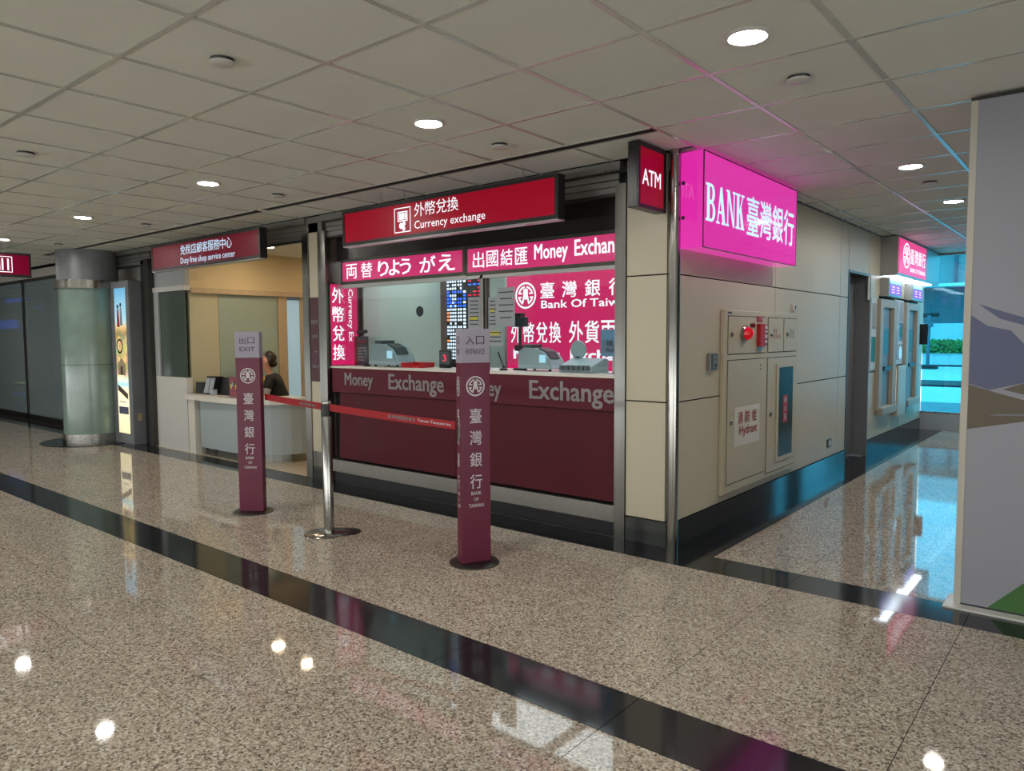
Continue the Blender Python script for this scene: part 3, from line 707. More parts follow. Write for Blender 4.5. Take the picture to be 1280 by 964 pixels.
at = tag(empty('atm_blade_sign', (-.075, -.2, 2.215)), 'black framed red ATM blade sign at the corner', 'sign')
box('housing', -.110, -.040, -.405, -.050, 2.212, 2.610, 'black_frame', at, .004); box('wall_arm', -.085, -.065, -.055, -.001, 2.3, 2.5, 'steel_dark', at)
box('lit_face', -.040, -.0375, -.380, -.078, 2.237, 2.580, 'sign_red', at)
box('frame', -.040, -.034, -.405, -.380, 2.212, 2.610, 'black_frame', at); box('frame', -.040, -.034, -.078, -.050, 2.212, 2.610, 'black_frame', at)
box('frame', -.040, -.034, -.380, -.078, 2.580, 2.610, 'black_frame', at); box('frame', -.040, -.034, -.380, -.078, 2.212, 2.237, 'black_frame', at)
FT = Fr((-.0375, 0, 0), Y_, Z_)
text('ATM', FT, -.355, 2.355, .235, .098, 'lit_white', at, .006, n=.0015, space=.95)
for yy in (-.32, -.29): box('screw', -.105+(yy+.32), -.099+(yy+.32), -.407, -.404, 2.585, 2.592, 'chrome', at)

# ================================================================ HANGING SIGNS
def hang_sign(x0, x1, lab, red, wires):
    t = tag(empty('hanging_sign', ((x0+x1)/2, -.34, 2.205)), lab, 'sign', 'red hanging signs over the shopfronts')
    z0, z1 = 2.208, 2.508
    box('housing', x0, x1, -.376, -.300, z0, z1, 'black_frame', t, .004)
    box('lit_face', x0+.028, x1-.028, -.3785, -.376, z0+.028, z1-.026, red, t)
    for a, b, c, d in ((x0, x0+.028, z0, z1), (x1-.028, x1, z0, z1), (x0+.028, x1-.028, z1-.026, z1), (x0+.028, x1-.028, z0, z0+.028)): box('frame', a, b, -.383, -.376, c, d, 'black_frame', t)
    box('bottom_rail', x0, x1, -.378, -.300, z0-.008, z0, 'aluminium', t)
    for wx in wires: tube('suspension_wire', [(wx+.03, -.34, z1), (wx, -.34, ZC)], .003, 'aluminium', t, 6)
    return t
FH = Fr((0, -.3785, 0), X_, Z_)
cs = hang_sign(-2.955, -.655, 'long black framed red sign reading Currency exchange', 'sign_red', (-2.5, -2.22, -1.0))
htext('外幣兌換', FH, -2.05, 2.365, .115, .105, .121, 'lit_white', cs, 0, n=.002)
text('Currency exchange', FH, -2.05, 2.252, .745, .082, 'lit_white', cs, 0, n=.002)
bm = bmesh.new()
pu0, pu1, pw0, pw1 = -2.286, -2.094, 2.258, 2.455
def rr(bm, u0, w0, u1, w1, t, n=.002):
    for r in ((u0, w0, u1, w0+t), (u0, w1-t, u1, w1), (u0, w0+t, u0+t, w1-t), (u1-t, w0+t, u1, w1-t)): bm_flat(bm, FH, rect(*r), n)
rr(bm, pu0, pw0, pu1, pw1, .008); rr(bm, pu0+.04, 2.345, pu1-.035, 2.425, .010)
bm_flat(bm, FH, rect(pu0+.058, 2.36, pu1-.075, 2.41), .002); bm_flat(bm, FH, rect(pu1-.07, 2.36, pu1-.05, 2.41), .002)
for cu, cw, r in ((pu0+.08, 2.312, .024), (pu0+.115, 2.325, .018), (pu0+.112, 2.288, .018)): bm_ring(bm, FH, cu, cw, 0.001, r, .002, seg=20)
flat_obj('pictogram', bm, 'lit_white', cs)
ds = hang_sign(-6.575, -4.255, 'long black framed red sign reading Duty free shop service center', 'sign_red_dim', (-6.2, -4.6))
htext('免稅店顧客服務中心', FH, -5.87, 2.352, .115, .108, .122, 'lit_bluewhite', ds, 0, n=.002)
text('Duty free shop service center', FH, -5.87, 2.235, 1.15, .085, 'lit_bluewhite', ds, 0, n=.002)
# sign at the left edge, turned towards the side
ls = tag(empty('hanging_sign', (-8.53, -1.5, 2.205)), 'red hanging sign with a white pictogram cut by the left edge', 'sign', 'red hanging signs over the shopfronts')
box('housing', -8.60, -8.506, -2.9, -1.03, 2.208, 2.508, 'black_frame', ls, .004)
box('lit_face', -8.506, -8.503, -2.875, -1.055, 2.235, 2.482, 'sign_red_dim', ls)
FL = Fr((-8.503, 0, 0), Y_, Z_)
bm = bmesh.new()
for k in (0, 1):
    u0 = -1.43-.24*k
    for r in ((u0, 2.26, u0+.19, 2.268), (u0, 2.45, u0+.19, 2.458), (u0, 2.26, u0+.008, 2.458), (u0+.182, 2.26, u0+.19, 2.458)): bm_flat(bm, FL, rect(*r), .002)
    if k == 0:
        for a in (.04, .075, .135): bm_flat(bm, FL, rect(u0+a, 2.285, u0+a+.018, 2.43), .002)
    else: bm_flat(bm, FL, [(u0+.04, 2.43), (u0+.02, 2.41), (u0+.09, 2.30), (u0+.16, 2.41), (u0+.14, 2.43), (u0+.09, 2.34)], .002)
flat_obj('pictogram', bm, 'lit_white', ls)
for yy in (-1.3, -2.5): tube('suspension_wire', [(-8.55, yy, 2.508), (-8.55, yy, ZC)], .003, 'aluminium', ls, 6)

# ================================================================ SHOPFRONT FRAMEWORK
def T(i, *a, **k):
    pass
def strut(nm, b, m, lab, cat='trim'): return struct(box(nm, *b, m), lab, cat)
strut('trim_5', (-.440, -.356, -.012, .06, 0, 2.46), 'steel', 'steel shutter guide post right of the exchange window')
strut('trim_6', (-3.84, -3.72, -.012, .06, 0, 2.46), 'steel', 'steel shutter guide post left of the exchange window')
strut('trim_7', (-4.10, -4.00, -.012, .06, 0, 2.46), 'steel', 'steel guide post at the right of the service room opening')
pl = struct(empty('wall_pilaster', (-3.92, .03, 0)), 'cream pilaster between service room and exchange', 'wall')
box('wall_panel', -3.998, -3.842, 0, .05, .275, 2.55, 'wall_panel', pl); box('base_panel', -3.998, -3.842, -.002, .05, .12, .272, 'steel', pl)
box('base_panel', -3.998, -3.842, -.004, .05, 0, .118, 'plinth_stone', pl)
hb = tag(empty('opening_hours_board', (-3.92, -.003, .99)), 'dark maroon board with service hours on the pilaster', 'notice')
box('board', -3.992, -3.848, -.006, -.0005, .985, 1.82, 'maroon_board', hb)
FHB = Fr((0, -.006, 0), X_, Z_)
htext('服務時間', FHB, -3.975, 1.555, .026, .045, .029, 'print_grey', hb, .002, n=.0015)
text('Am08 : 00', FHB, -3.965, 1.42, .095, .035, 'print_grey', hb, .004, n=.0015)
vtext('~', FHB, -3.925, 1.29, .03, .015, .05, 'print_grey', hb, .02, n=.0015)
text('Pm08 : 00', FHB, -3.965, 1.12, .095, .035, 'print_grey', hb, .004, n=.0015)
# headers
def header(x0, x1, lab1, lab2):
    t = struct(empty('trim_8', ((x0+x1)/2, .03, 2.46)), lab1, 'header')
    box('beam', x0, x1, -.02, .08, 2.55, 2.612, 'shutter_metal', t, .002); box('beam_lip', x0, x1, -.03, -.018, 2.548, 2.556, 'steel', t)
    for k in range(3): box('shutter_slat', x0+.03, x1-.03, .02+.004*(k % 2), .05, 2.405+k*.047, 2.45+k*.047, 'shutter_metal', t, .006)
    box('shutter_bar', x0+.03, x1-.03, .012, .06, 2.385, 2.403, 'steel_dark', t, .003)
header(-3.78, -.40, 'grey roller shutter header over the exchange', ''); header(-7.5, -4.04, 'grey roller shutter header over the service room', '')
header(-8.9, -7.5, 'grey roller shutter header beside the column', '')
struct(box('wall_over_pilaster', -4.04, -3.78, .0, .08, 2.46, 2.612, 'shutter_metal'), 'grey header piece over the pilaster', 'wall')
# exchange booth shell
strut('wall_booth_left', (-3.78, -3.722, .06, 1.7, 0, 2.6), 'brown_wall', 'brown left side wall inside the exchange booth', 'wall')
strut('wall_booth_right', (-.36, -.30, .06, 1.7, 0, 2.6), 'booth_white', 'white right side wall inside the exchange booth', 'wall')
strut('wall_booth_back', (-3.72, -.36, 1.7, 1.76, 0, 2.6), 'booth_white', 'white back wall inside the exchange booth', 'wall')
strut('floor_booth', (-3.72, -.36, .06, 1.7, -.03, 0), 'grey_paint', 'grey floor inside the exchange booth', 'floor')
strut('ceiling_booth', (-3.72, -.36, .16, 1.7, 2.22, 2.26), 'booth_white', 'white ceiling inside the exchange booth', 'ceiling')
tr = struct(box('window_2', -3.72, -.44, .13, .145, 2.17, 2.40, 'booth_dark'), 'dark glass transom above the pink strips', 'window')
strut('trim_9', (-3.72, -.44, .10, .15, 2.395, 2.41), 'steel_dark', 'dark metal rail over the transom')
lp = tag(empty('booth_ceiling_panel', (-2, .9, 2.21)), 'white light panels in the exchange booth ceiling with added fill bars in front', 'ceiling light')
for x in (-3.1, -2.0, -.95): box('panel_and_fill', x-.45, x+.45, .58, 1.10, 2.205, 2.218, 'light_panel_soft', lp); box('panel_and_fill', x-.45, x+.45, .25, .33, 2.205, 2.218, 'panel_and_fill', lp)  # narrow front bars are added fill for the face of the green screen
# lit pink strips
FP = Fr((0, .095, 0), X_, Z_)
def strip(x0, x1, z0, z1, lab):
    t = tag(empty('lit_strip_sign', ((x0+x1)/2, .12, z0)), lab, 'sign', 'pink lit strip signs above the exchange window')
    box('housing', x0, x1, .099, .16, z0-.03, z1+.03, 'steel_dark', t, .002)
    box('lit_face', x0+.03, x1-.03, .095, .099, z0, z1, 'strip_magenta', t); return t
s1 = strip(-3.62, -1.958, 1.965, 2.145, 'pink lit strip with Japanese lettering')
s2 = strip(-1.954, -.42, 1.955, 2.145, 'pink lit strip reading Money Exchange in white')
htext('両替', FP, -3.53, 1.985, .165, .14, .225, 'lit_white', s1, .006, n=.002)
htext('りょう', FP, -3.06, 1.985, .15, .14, .15, 'lit_white', s1, .014, n=.002)
htext('がえ', FP, -2.50, 1.985, .20, .14, .23, 'lit_white', s1, .014, n=.002)
htext('出國結匯', FP, -1.865, 1.985, .125, .13, .150, 'lit_white', s2, .008, n=.002)
text('Money', FP, -1.225, 1.975, .315, .15, 'lit_white', s2, .018, n=.002)
text('Exchang', FP, -.85, 1.975, .40, .155, 'lit_white', s2, .018, n=.002)
# vertical pink sign on the left wall
FV = Fr((-3.700, 0, 0), Y_, Z_)
vs_ = tag(empty('lit_side_sign', (-3.71, .19, 1.15)), 'upright pink lit sign on the left wall of the booth', 'sign')
box('housing', -3.7215, -3.703, .02, .365, 1.145, 1.955, 'steel_dark', vs_); box('lit_face', -3.703, -3.700, .03, .355, 1.15, 1.945, 'box_magenta', vs_)
vtext('外幣兌換', FV, .045, 1.915, .14, .155, .187, 'lit_white', vs_, .014, n=.002)
text('Currency Ex', FV, .225, 1.38, .075, .525, 'lit_white', vs_, .015, n=.002, rot=1)
# the glossy pale green panel and the rate boards
bp = struct(empty('wall_screen', (-3.1, .41, 1.14)), 'pale green glossy glass screen behind the exchange counter', 'screen wall')
bq = bmesh.new(); bq.faces.new([bq.verts.new(v) for v in ((-3.66, .401, 1.15), (-2.545, .401, 1.15), (-2.545, .401, 2.2), (-3.66, .401, 2.2))]); mesh_obj('panel', bq, 'booth_screen', bp); box('post', -3.70, -3.66, .39, .43, 1.15, 2.2, 'steel', bp); box('post', -2.545, -2.50, .39, .43, 1.15, 2.2, 'brown_wall', bp)
lathe('round_hole_rim', [(.045, .396), (.049, .396), (.049, .400), (.045, .400)], (-2.83, 0, 1.665), 'ink', bp, 24, 'y')
rb = tag(empty('rate_board', (-2.2, .5, 1.14)), 'dark exchange rate board with rows of lit digits', 'display board')
box('casing', -2.62, -2.10, .50, .56, 1.1435, 2.10, 'black_plastic', rb, .003)
FR = Fr((0, .50, 0), X_, Z_)
rnd = random.Random(3)
leds = {k: bmesh.new() for k in ('led_white', 'led_blue', 'led_orange', 'led_red')}
for r in range(25):
    z_ = 1.985-r*.032
    for c, u in enumerate((-2.57, -2.53, -2.50, -2.47, -2.43, -2.40, -2.36)):
        k = 'led_blue' if (5 <= r <= 9 and rnd.random() < .6) else ('led_orange' if c == 0 and rnd.random() < .4 else 'led_white')
        if rnd.random() < .9: bm_poly(leds[k], FR, rect(u, z_, u+(.03 if c in (0, 6) else .02), z_+.019), .002, .0015)
    if r < 14:
        for u in (-2.30, -2.24, -2.18):
            if rnd.random() < .8: bm_poly(leds['led_red' if r % 4 != 3 else 'led_blue'], FR, rect(u, z_, u+.04, z_+.012), .002, .0015)
for k, b in leds.items(): mesh_obj('digit_rows', b, k, rb)['kind'] = 'stuff'
# big light box at the back right
lb = tag(empty('bank_light_box', (-1.6, 1.23, 1.14)), 'large pink lit Bank of Taiwan box inside the booth', 'sign')
box('housing', -2.46, -.62, 1.205, 1.30, .0, 2.06, 'aluminium', lb, .003); box('lit_face', -2.43, -.65, 1.20, 1.205, .98, 2.025, 'box_magenta', lb)
FX = Fr((0, 1.20, 0), X_, Z_)
emblem(FX, -2.19, 1.82, .128, 'lit_white', lb, 1.0, .002)
for i, ch in enumerate('臺灣銀行'): text(ch, FX, -2.01+i*.255, 1.785, .165, .15, 'lit_white', lb, .012, n=.002)
text('Bank Of Taiwan', FX, -2.0, 1.69, 1.0, .075, 'lit_white', lb, .014, n=.002)
for i, ch in enumerate('外幣兌換'): text(ch, FX, -2.375+i*.157, 1.36, .135, .20, 'lit_white', lb, .014, n=.002)
for i, ch in enumerate('外貨兩替'): text(ch, FX, -1.675+i*.175, 1.36, .155, .205, 'lit_white', lb, .014, n=.002)
text('Money  Exchange', FX, -2.345, 1.175, 1.45, .125, 'lit_white', lb, .03, n=.002)
# front glass of the booth
fg = struct(empty('window_3', (-2, .2, 1.14)), 'clear front glass of the exchange window with steel mullions', 'window')
box('pane', -3.70, -1.80, .122, .127, 1.20, 1.95, 'booth_glass', fg); box('pane', -1.73, -.44, .122, .127, 1.20, 1.95, 'booth_glass', fg)
box('mullion', -1.800, -1.760, .10, .145, 1.143, 1.93, 'steel', fg, .003); box('mullion', -1.756, -1.728, .11, .145, 1.143, 1.93, 'steel_dark', fg, .003)
box('top_rail', -3.70, -.44, .10, .15, 1.90, 1.934, 'aluminium', fg)
# notices taped to the glass
FG = Fr((0, .120, 0), X_, Z_)
def notice(u0, w0, u1, w1, lab, lines, m='paper', hl=None):
    t = tag(empty('paper_notice', ((u0+u1)/2, .213, w0)), lab, 'notice', 'paper notices on the exchange glass')
    poly('sheet', FG, rect(u0, w0, u1, w1), m, t, .0, .0012)
    bm = bmesh.new(); h = (w1-w0)
    for k in range(lines):
        z_ = w1-h*(.10+.82*k/lines); ww = (u1-u0)*rnd.uniform(.55, .85); c = (u0+u1)/2
        bm_poly(bm, FG, rect(c-ww/2, z_-.010, c+ww/2, z_-.002), .0015, .001)
    mesh_obj('printed_lines', bm, 'ink', t)['kind'] = 'stuff'
    if hl: poly('highlight', FG, rect(u0+.02, w0+h*hl, u1-.03, w0+h*hl+.03), 'ink_yellow', t, .0012, .001)
notice(-1.947, 1.48, -1.812, 1.752, 'grey paper notice left of the mullion above the entrance post', 7, hl=.30)
notice(-1.722, 1.48, -1.632, 1.742, 'grey paper notice just right of the window mullion', 7, hl=.55)
notice(-1.627, 1.505, -1.442, 1.815, 'blue-grey notice with handwriting, highest on the glass', 5)
notice(-1.987, 1.378, -1.812, 1.472, 'small white notice with a yellow mark left of the mullion', 2, hl=.6)
notice(-1.722, 1.345, -1.572, 1.475, 'small white notice with a yellow mark right of the mullion', 3, hl=.7)
# counter
ct = tag(empty('exchange_counter', (-2.05, .2, 0)), 'maroon fronted exchange counter with steel plinth', 'counter')
box('worktop', -3.72, -.44, .025, .62, 1.125, 1.143, 'white_top', ct, .002)
box('upper_panel', -3.70, -.44, .028, .06, .89, 1.125, 'maroon_band', ct)
bm = bmesh.new(); bm_sweep(bm, [(.045, .885), (.075, .885), (.055, .245), (.025, .245)], lambda u, v, t: (t, u, v), -3.60, -2.02); mesh_obj('lower_panel', bm, 'maroon_counter', ct)
bm = bmesh.new(); bm_sweep(bm, [(.045, .885), (.075, .885), (.055, .245), (.025, .245)], lambda u, v, t: (t, u, v), -2.015, -.44); mesh_obj('lower_panel', bm, 'maroon_counter', ct)
box('shadow_gap', -3.72, -.44, .08, .12, 0, 1.12, 'black_void', ct)
box('plinth_rail', -3.70, -.44, .0, .075, .105, .225, 'brushed', ct, .002); box('kick_board', -3.70, -.44, .03, .075, .0, .105, 'black_plastic', ct)
FC = Fr((0, .028, 0), X_, Z_)
text('Money', FC, -3.50, .925, .42, .16, 'print_grey', ct, .02, n=.002); text('Exchange', FC, -2.86, .905, .71, .185, 'print_grey', ct, .02, n=.002)
text('Money', FC, -1.93, .905, .42, .17, 'print_grey', ct, .02, n=.002); text('Exchange', FC, -1.225, .900, .76, .19, 'print_grey', ct, .02, n=.002)

# things on the counter
CZ = 1.143
def bill_counter(x, y, lab, s=1.0):
    t = tag(empty('banknote_counter', (x, y, CZ)), lab, 'banknote counter', 'banknote counting machines on the exchange counter')
    prof = [(0, .02), (0, .17), (.06, .215), (.20, .21), (.30, .17), (.36, .10), (.40, .02)]
    bm = bmesh.new(); bm_sweep(bm, [(a*s, b*s) for a, b in prof], lambda u, v, t_: (x-.2*s+u, y+t_, CZ+v), -.12*s, .12*s)
    bmesh.ops.bevel(bm, geom=bm.edges[:], offset=.008, segments=2, affect='EDGES'); mesh_obj('body', bm, 'machine', t, True)
    bm = bmesh.new(); bm_sweep(bm, [(.22*s, .213*s), (.31*s, .178*s), (.36*s, .115*s), (.34*s, .11*s), (.29*s, .165*s), (.22*s, .20*s)], lambda u, v, t_: (x-.2*s+u, y+t_, CZ+v+.002), -.08*s, .06*s); mesh_obj('display', bm, 'machine_dark', t)
    box('hopper', x-.16*s, x-.06*s, y-.08*s, y+.08*s, CZ+.20*s, CZ+.245*s, 'machine_dark', t, .004)
    box('screen', x+.06*s, x+.13*s, y-.125*s, y-.118*s, CZ+.08*s, CZ+.15*s, 'screen_blue', t)
    for fx in (-.15, .15):
        for fy in (-.08, .08): lathe('foot', [(.012, 0), (.012, .022)], (x+fx*s, y+fy*s, CZ), 'black_plastic', t, 10)
bill_counter(-3.08, .275, 'grey-blue banknote counting machine at the left end of the counter', 1.02)
bill_counter(-1.36, .37, 'grey-blue banknote counting machine right of the entrance post', .88)
rt_ = tag(empty('cash_tray', (-2.72, .26, CZ)), 'red plastic cash tray beside the left banknote machine', 'tray', 'red cash trays on the exchange counter')
bm = bmesh.new(); bm_sweep(bm, [(-.12, 0), (.12, 0), (.135, .045), (.125, .045), (.112, .008), (-.112, .008), (-.125, .045), (-.135, .045)], lambda u, v, t_: (-2.72+u, .26+t_, CZ+v), -.09, .09); mesh_obj('tray', bm, 'red_plastic', rt_)
box('back_lip', -2.84, -2.60, .342, .35, CZ, CZ+.045, 'red_plastic', rt_)
c = copy_tree(rt_); c.location = (-.70, .30, CZ); tag(c, 'red plastic cash tray at the right end of the counter')
mn = tag(empty('rate_monitor', (-2.43, .33, CZ)), 'small black desk display with a red glowing figure', 'display')
box('stand', -2.48, -2.38, .30, .36, CZ, CZ+.02, 'black_plastic', mn, .003); box('casing', -2.50, -2.36, .32, .345, CZ+.02, CZ+.16, 'black_plastic', mn, .004)
box('screen', -2.485, -2.375, .3175, .320, CZ+.035, CZ+.145, 'machine_dark', mn); text('3', Fr((0, .3175, 0), X_, Z_), -2.45, CZ+.06, .045, .06, 'led_red', mn, .02, n=.001)
# poster stand with black ornament
pn = tag(empty('poster_stand', (-3.58, .28, CZ)), 'red sided poster holder standing at the left end of the counter', 'poster holder')
box('side', -3.64, -3.60, .26, .34, CZ, CZ+.29, 'dark_red', pn, .004); box('sheet', -3.60, -3.43, .262, .27, CZ+.005, CZ+.29, 'machine_dark', pn, .001)
FQ = Fr((0, .262, 0), X_, Z_)
text('Promotion', FQ, -3.59, CZ+.225, .14, .035, 'ink_red', pn, .01, n=.001)
for k in range(5): poly('text_line', FQ, rect(-3.585, CZ+.05+k*.03, -3.455, CZ+.06+k*.03), 'print_grey', pn, .001, .0008)
orn = tag(empty('black_ornament', (-3.54, .29, CZ+.29)), 'black looped ornament on top of the poster holder', 'ornament')
bm = bmesh.new()
for k in range(7):
    a = k*2.4; cx_, cz_ = -3.54+.055*math.cos(a)*(.6+.1*k), CZ+.335+.022*math.sin(a*1.3)
    bm_lathe(bm, [(.006, -.02), (.022, -.012), (.026, 0), (.022, .012), (.006, .02)], (cx_, .285+.01*math.sin(a), cz_), 10)
mesh_obj('petals', bm, 'black_plastic', orn, True)
rc = tag(empty('sign_card', (-3.36, .33, CZ)), 'small red card on the screen behind the pen stand', 'card')
box('card', -3.42, -3.30, .390, .3985, CZ+.12, CZ+.185, 'dark_red', rc); htext('外幣', Fr((0, .39, 0), X_, Z_), -3.41, CZ+.135, .04, .035, .05, 'print_grey', rc, .01, n=.001)
def pen(x, y, dx, h, lab, bx):
    t = tag(empty('desk_pen', (x, y, CZ)), lab, 'pen', 'desk pens on the exchange counter')
    lathe('base', [(.035, 0), (.035, .012), (.012, .022), (.010, .035)], (x, y, CZ), 'black_plastic', t, 16); tube('pen', [(x, y, CZ+.03), (x+dx, y, CZ+h)], .006, 'black_plastic', t, 6)
pen(-3.335, .17, -.07, .15, 'black desk pen in a round base beside the poster holder', 0); pen(-1.68, .26, -.06, .15, 'black desk pen in a round base right of the entrance post', 0)
# black camera / screen arm
ar = tag(empty('monitor_arm', (-1.60, .36, CZ)), 'black pole arm with a small screen behind the paper notices', 'monitor arm')
lathe('base', [(.06, 0), (.06, .014), (.02, .02)], (-1.60, .38, CZ), 'black_plastic', ar, 20); tube('pole', [(-1.60, .38, CZ), (-1.60, .38, CZ+.45)], .014, 'black_plastic', ar)
box('screen', -1.66, -1.50, .34, .37, CZ+.36, CZ+.44, 'machine_dark', ar, .004); box('clamp', -1.635, -1.57, .345, .41, CZ+.44, CZ+.475, 'black_plastic', ar, .003); box('joint', -1.63, -1.58, .34, .40, CZ+.16, CZ+.21, 'black_plastic', ar, .004)
# printer / label device
dv = tag(empty('sorting_device', (-1.00, .33, CZ)), 'grey keyed coin device right of the banknote machine', 'device')
bm = bmesh.new(); bm_sweep(bm, [(.22, 0), (.46, 0), (.46, .10), (.40, .11), (.22, .05)], lambda u, v, t_: (t_, u, CZ+v), -1.085, -.78); bmesh.ops.bevel(bm, geom=bm.edges[:], offset=.005, segments=1, affect='EDGES'); mesh_obj('body', bm, 'machine', dv)
for k in range(6): box('key', -1.07+k*.047, -1.035+k*.047, .205, .222, CZ+.02, CZ+.058, 'machine_dark', dv, .003)
rm = tag(empty('round_mirror', (-1.03, .42, CZ+.09)), 'grey round dial standing on the coin device', 'dial')
lathe('disc', [(.002, .40), (.070, .40), (.074, .408), (.070, .418), (.002, .418)], (-1.03, 0, CZ+.175), 'machine', rm, 28, 'y'); box('neck', -1.05, -1.01, .40, .42, CZ+.10, CZ+.12, 'machine', rm)
ah = tag(empty('sign_holder', (-.62, .28, CZ)), 'blue acrylic sign holder cut by the right window post', 'sign holder')
box('sheet', -.72, -.50, .245, .252, CZ+.13, CZ+.33, 'blue_acrylic', ah, .001); tube('stem', [(-.61, .25, CZ), (-.61, .25, CZ+.13)], .008, 'aluminium', ah); box('base', -.68, -.54, .22, .29, CZ, CZ+.008, 'clear_acrylic', ah)
htext('匯率', Fr((0, .245, 0), X_, Z_), -.66, CZ+.21, .05, .035, .07, 'ink', ah, .01, n=.001)
text('Rates', Fr((0, .245, 0), X_, Z_), -.67, CZ+.165, .12, .025, 'ink', ah, .01, n=.001)

# ================================================================ SERVICE ROOM (duty free)
strut('trim_10', (-7.62, -7.50, -.02, .08, 0, 2.46), 'steel_dark', 'dark shutter guide left of the service room')
strut('trim_11', (-7.80, -7.62, .02, .10, 0, 2.46), 'black_frame', 'black shutter recess beside the poster light box')
fp = struct(empty('wall_room_front', (-7.1, .08, 0)), 'white half wall with small window at the left of the service room', 'wall')
box('lower_panel', -7.50, -6.68, .04, .12, .0, .93, 'white_paint', fp); box('top_frame', -7.50, -6.66, .03, .12, 2.02, 2.08, 'white_paint', fp)
box('side_frame', -7.50, -7.37, .04, .12, .93, 2.02, 'grey_paint', fp); box('over_panel', -7.50, -6.68, .06, .12, 2.08, 2.6, 'grey_paint', fp)
mat('side_window', '#4b5650', .1)
wp = struct(box('window_4', -7.37, -6.70, .06, .075, .93, 2.02, 'side_window'), 'dark green tinted side window of the service room', 'window')
rs = struct(empty('wall_room_side', (-6.75, 1.2, 0)), 'frosted green glass side wall with wooden ledge in the service room', 'wall')
box('glass_panel', -6.76, -6.70, .12, .50, 0, 1.99, mat('frosted_reflection', '#b4b196', .12, noise=.05, nscale=1.3), rs)  # beige reflection in the green glass put into this panel's colour
box('glass_panel', -6.76, -6.70, .505, 1.36, 0, 1.99, 'frosted_panel', rs)
box('door_post', -6.76, -6.68, 1.365, 1.50, 0, 1.99, 'wood_trim', rs); box('door_post', -6.76, -6.69, 1.72, 1.86, 0, 1.99, 'wood_trim', rs)
box('door_pane', -6.76, -6.71, 1.50, 1.72, 0, 1.95, mat('door_glow', '#a8cbe0', .3, emit=.25, ecol='#a8d4ee'), rs)  # blue emission stands in for the light in the door opening
box('ledge', -6.78, -6.64, .12, 4.0, 1.99, 2.055, 'wood_trim', rs); box('fascia', -6.77, -6.71, .12, 4.0, 2.055, 2.6, 'cream_wall', rs)
box('glass_panel', -6.76, -6.70, 1.865, 4.0, 0, 1.99, 'wood_trim', rs)
strut('wall_room_back', (-7.6, -3.8, 4.0, 4.06, 0, 2.6), 'cream_wall', 'cream back wall of the service room', 'wall')
strut('wall_room_right', (-3.84, -3.79, .06, 4.0, 0, 2.6), 'cream_wall', 'cream right wall of the service room', 'wall')
strut('ceiling_service_room', (-7.6, -3.84, .10, 4.0, 2.552, 2.60), 'ceiling_tile', 'plain white ceiling of the service room', 'ceiling')
for x, y, l in [(-5.94, .765, 'warm downlight inside the service room beside the duty free sign'), (-5.21, .70, 'warm downlight inside the service room near its right post'), (-6.2, 2.6, 'warm downlight at the back of the service room'), (-4.6, 2.4, 'warm downlight at the back right of the service room')]:
    tag(downlight(x, y, 'warm_lens', 2.552), l, 'ceiling light', 'warm downlights in the service room')
# desk
dk = tag(empty('reception_desk', (-5.8, .2, 0)), 'white curved reception desk in the service room', 'desk')
def desk_outline(off):
    pts = [(-6.66, .02-off), (-6.3, .0-off), (-5.9, -.01-off), (-5.5, .0-off*.9)]
    for k in range(1, 9):
        a = math.pi/2*k/8; pts.append((-5.5+(.62+off)*math.sin(a), .62-(.62+off)*math.cos(a)))
    return pts
out = desk_outline(.0)
inn = [(x*1.0, y) for x, y in [(-5.30, .62), (-5.34, .52), (-5.42, .46), (-5.6, .43), (-6.66, .43)]]
bm = bmesh.new(); bm_prism(bm, desk_outline(.03)+inn, .67, .735); mesh_obj('desk_top', bm, 'white_top', dk)
bm = bmesh.new(); o2 = [(x, y) for x, y in desk_outline(-.05)][1:]; o2 = [(-6.42, .07)]+o2
bm_prism(bm, o2+[(x, y-.02) for x, y in inn[:-1]]+[(-6.42, .40)], .09, .67); mesh_obj('front_panel', bm, 'desk_front', dk)
bm = bmesh.new(); o3 = [(-6.42, .09)]+desk_outline(-.07)[1:]
bm_prism(bm, o3+[(x, y-.03) for x, y in inn[:-1]]+[(-6.42, .38)], .0, .09); mesh_obj('kick_band', bm, 'steel', dk)
box('end_leg', -6.64, -6.48, .03, .42, 0, .67, 'white_top', dk)
DZ = .735
def file_holder(x, y, w_, h, lab, grp='dark holders on the reception desk', lean=.05):
    t = tag(empty('document_holder', (x, y, DZ)), lab, 'document holder', grp)
    bm = bmesh.new(); bm_sweep(bm, [(0, 0), (.10, 0), (.10+lean, h), (lean, h)], lambda u, v, t_: (x+t_, y+u, DZ+v), -w_/2, w_/2); mesh_obj('holder', bm, 'black_plastic', t); return t
file_holder(-6.52, .12, .20, .14, 'low black file holder at the left end of the reception desk', lean=.01)
t = file_holder(-6.27, .10, .22, .22, 'black document holder with white forms on the reception desk')
for dx in (-.055, .055):
    bm = bmesh.new(); bm_sweep(bm, [(-.003, .02), (0, .02), (.045, .2), (.042, .2)], lambda u, v, t_: (-6.27+dx+t_, .098+u, DZ+v), -.048, .048); mesh_obj('form', bm, 'paper', t)
file_holder(-6.0, .16, .28, .21, 'wide black display back on the reception desk', lean=.06)
t = file_holder(-5.88, .34, .22, .20, 'green file standing behind the black display', lean=.02); t.children[0].data.materials[0] = M['green_file']
t = tag(empty('paper_cup', (-6.05, .03, DZ)), 'small white card box in front of the black display', 'box'); box('card', -6.10, -6.03, .04, .09, DZ, DZ+.075, 'paper', t, .002); box('slot', -6.09, -6.04, .045, .085, DZ+.075, DZ+.078, 'ink', t)
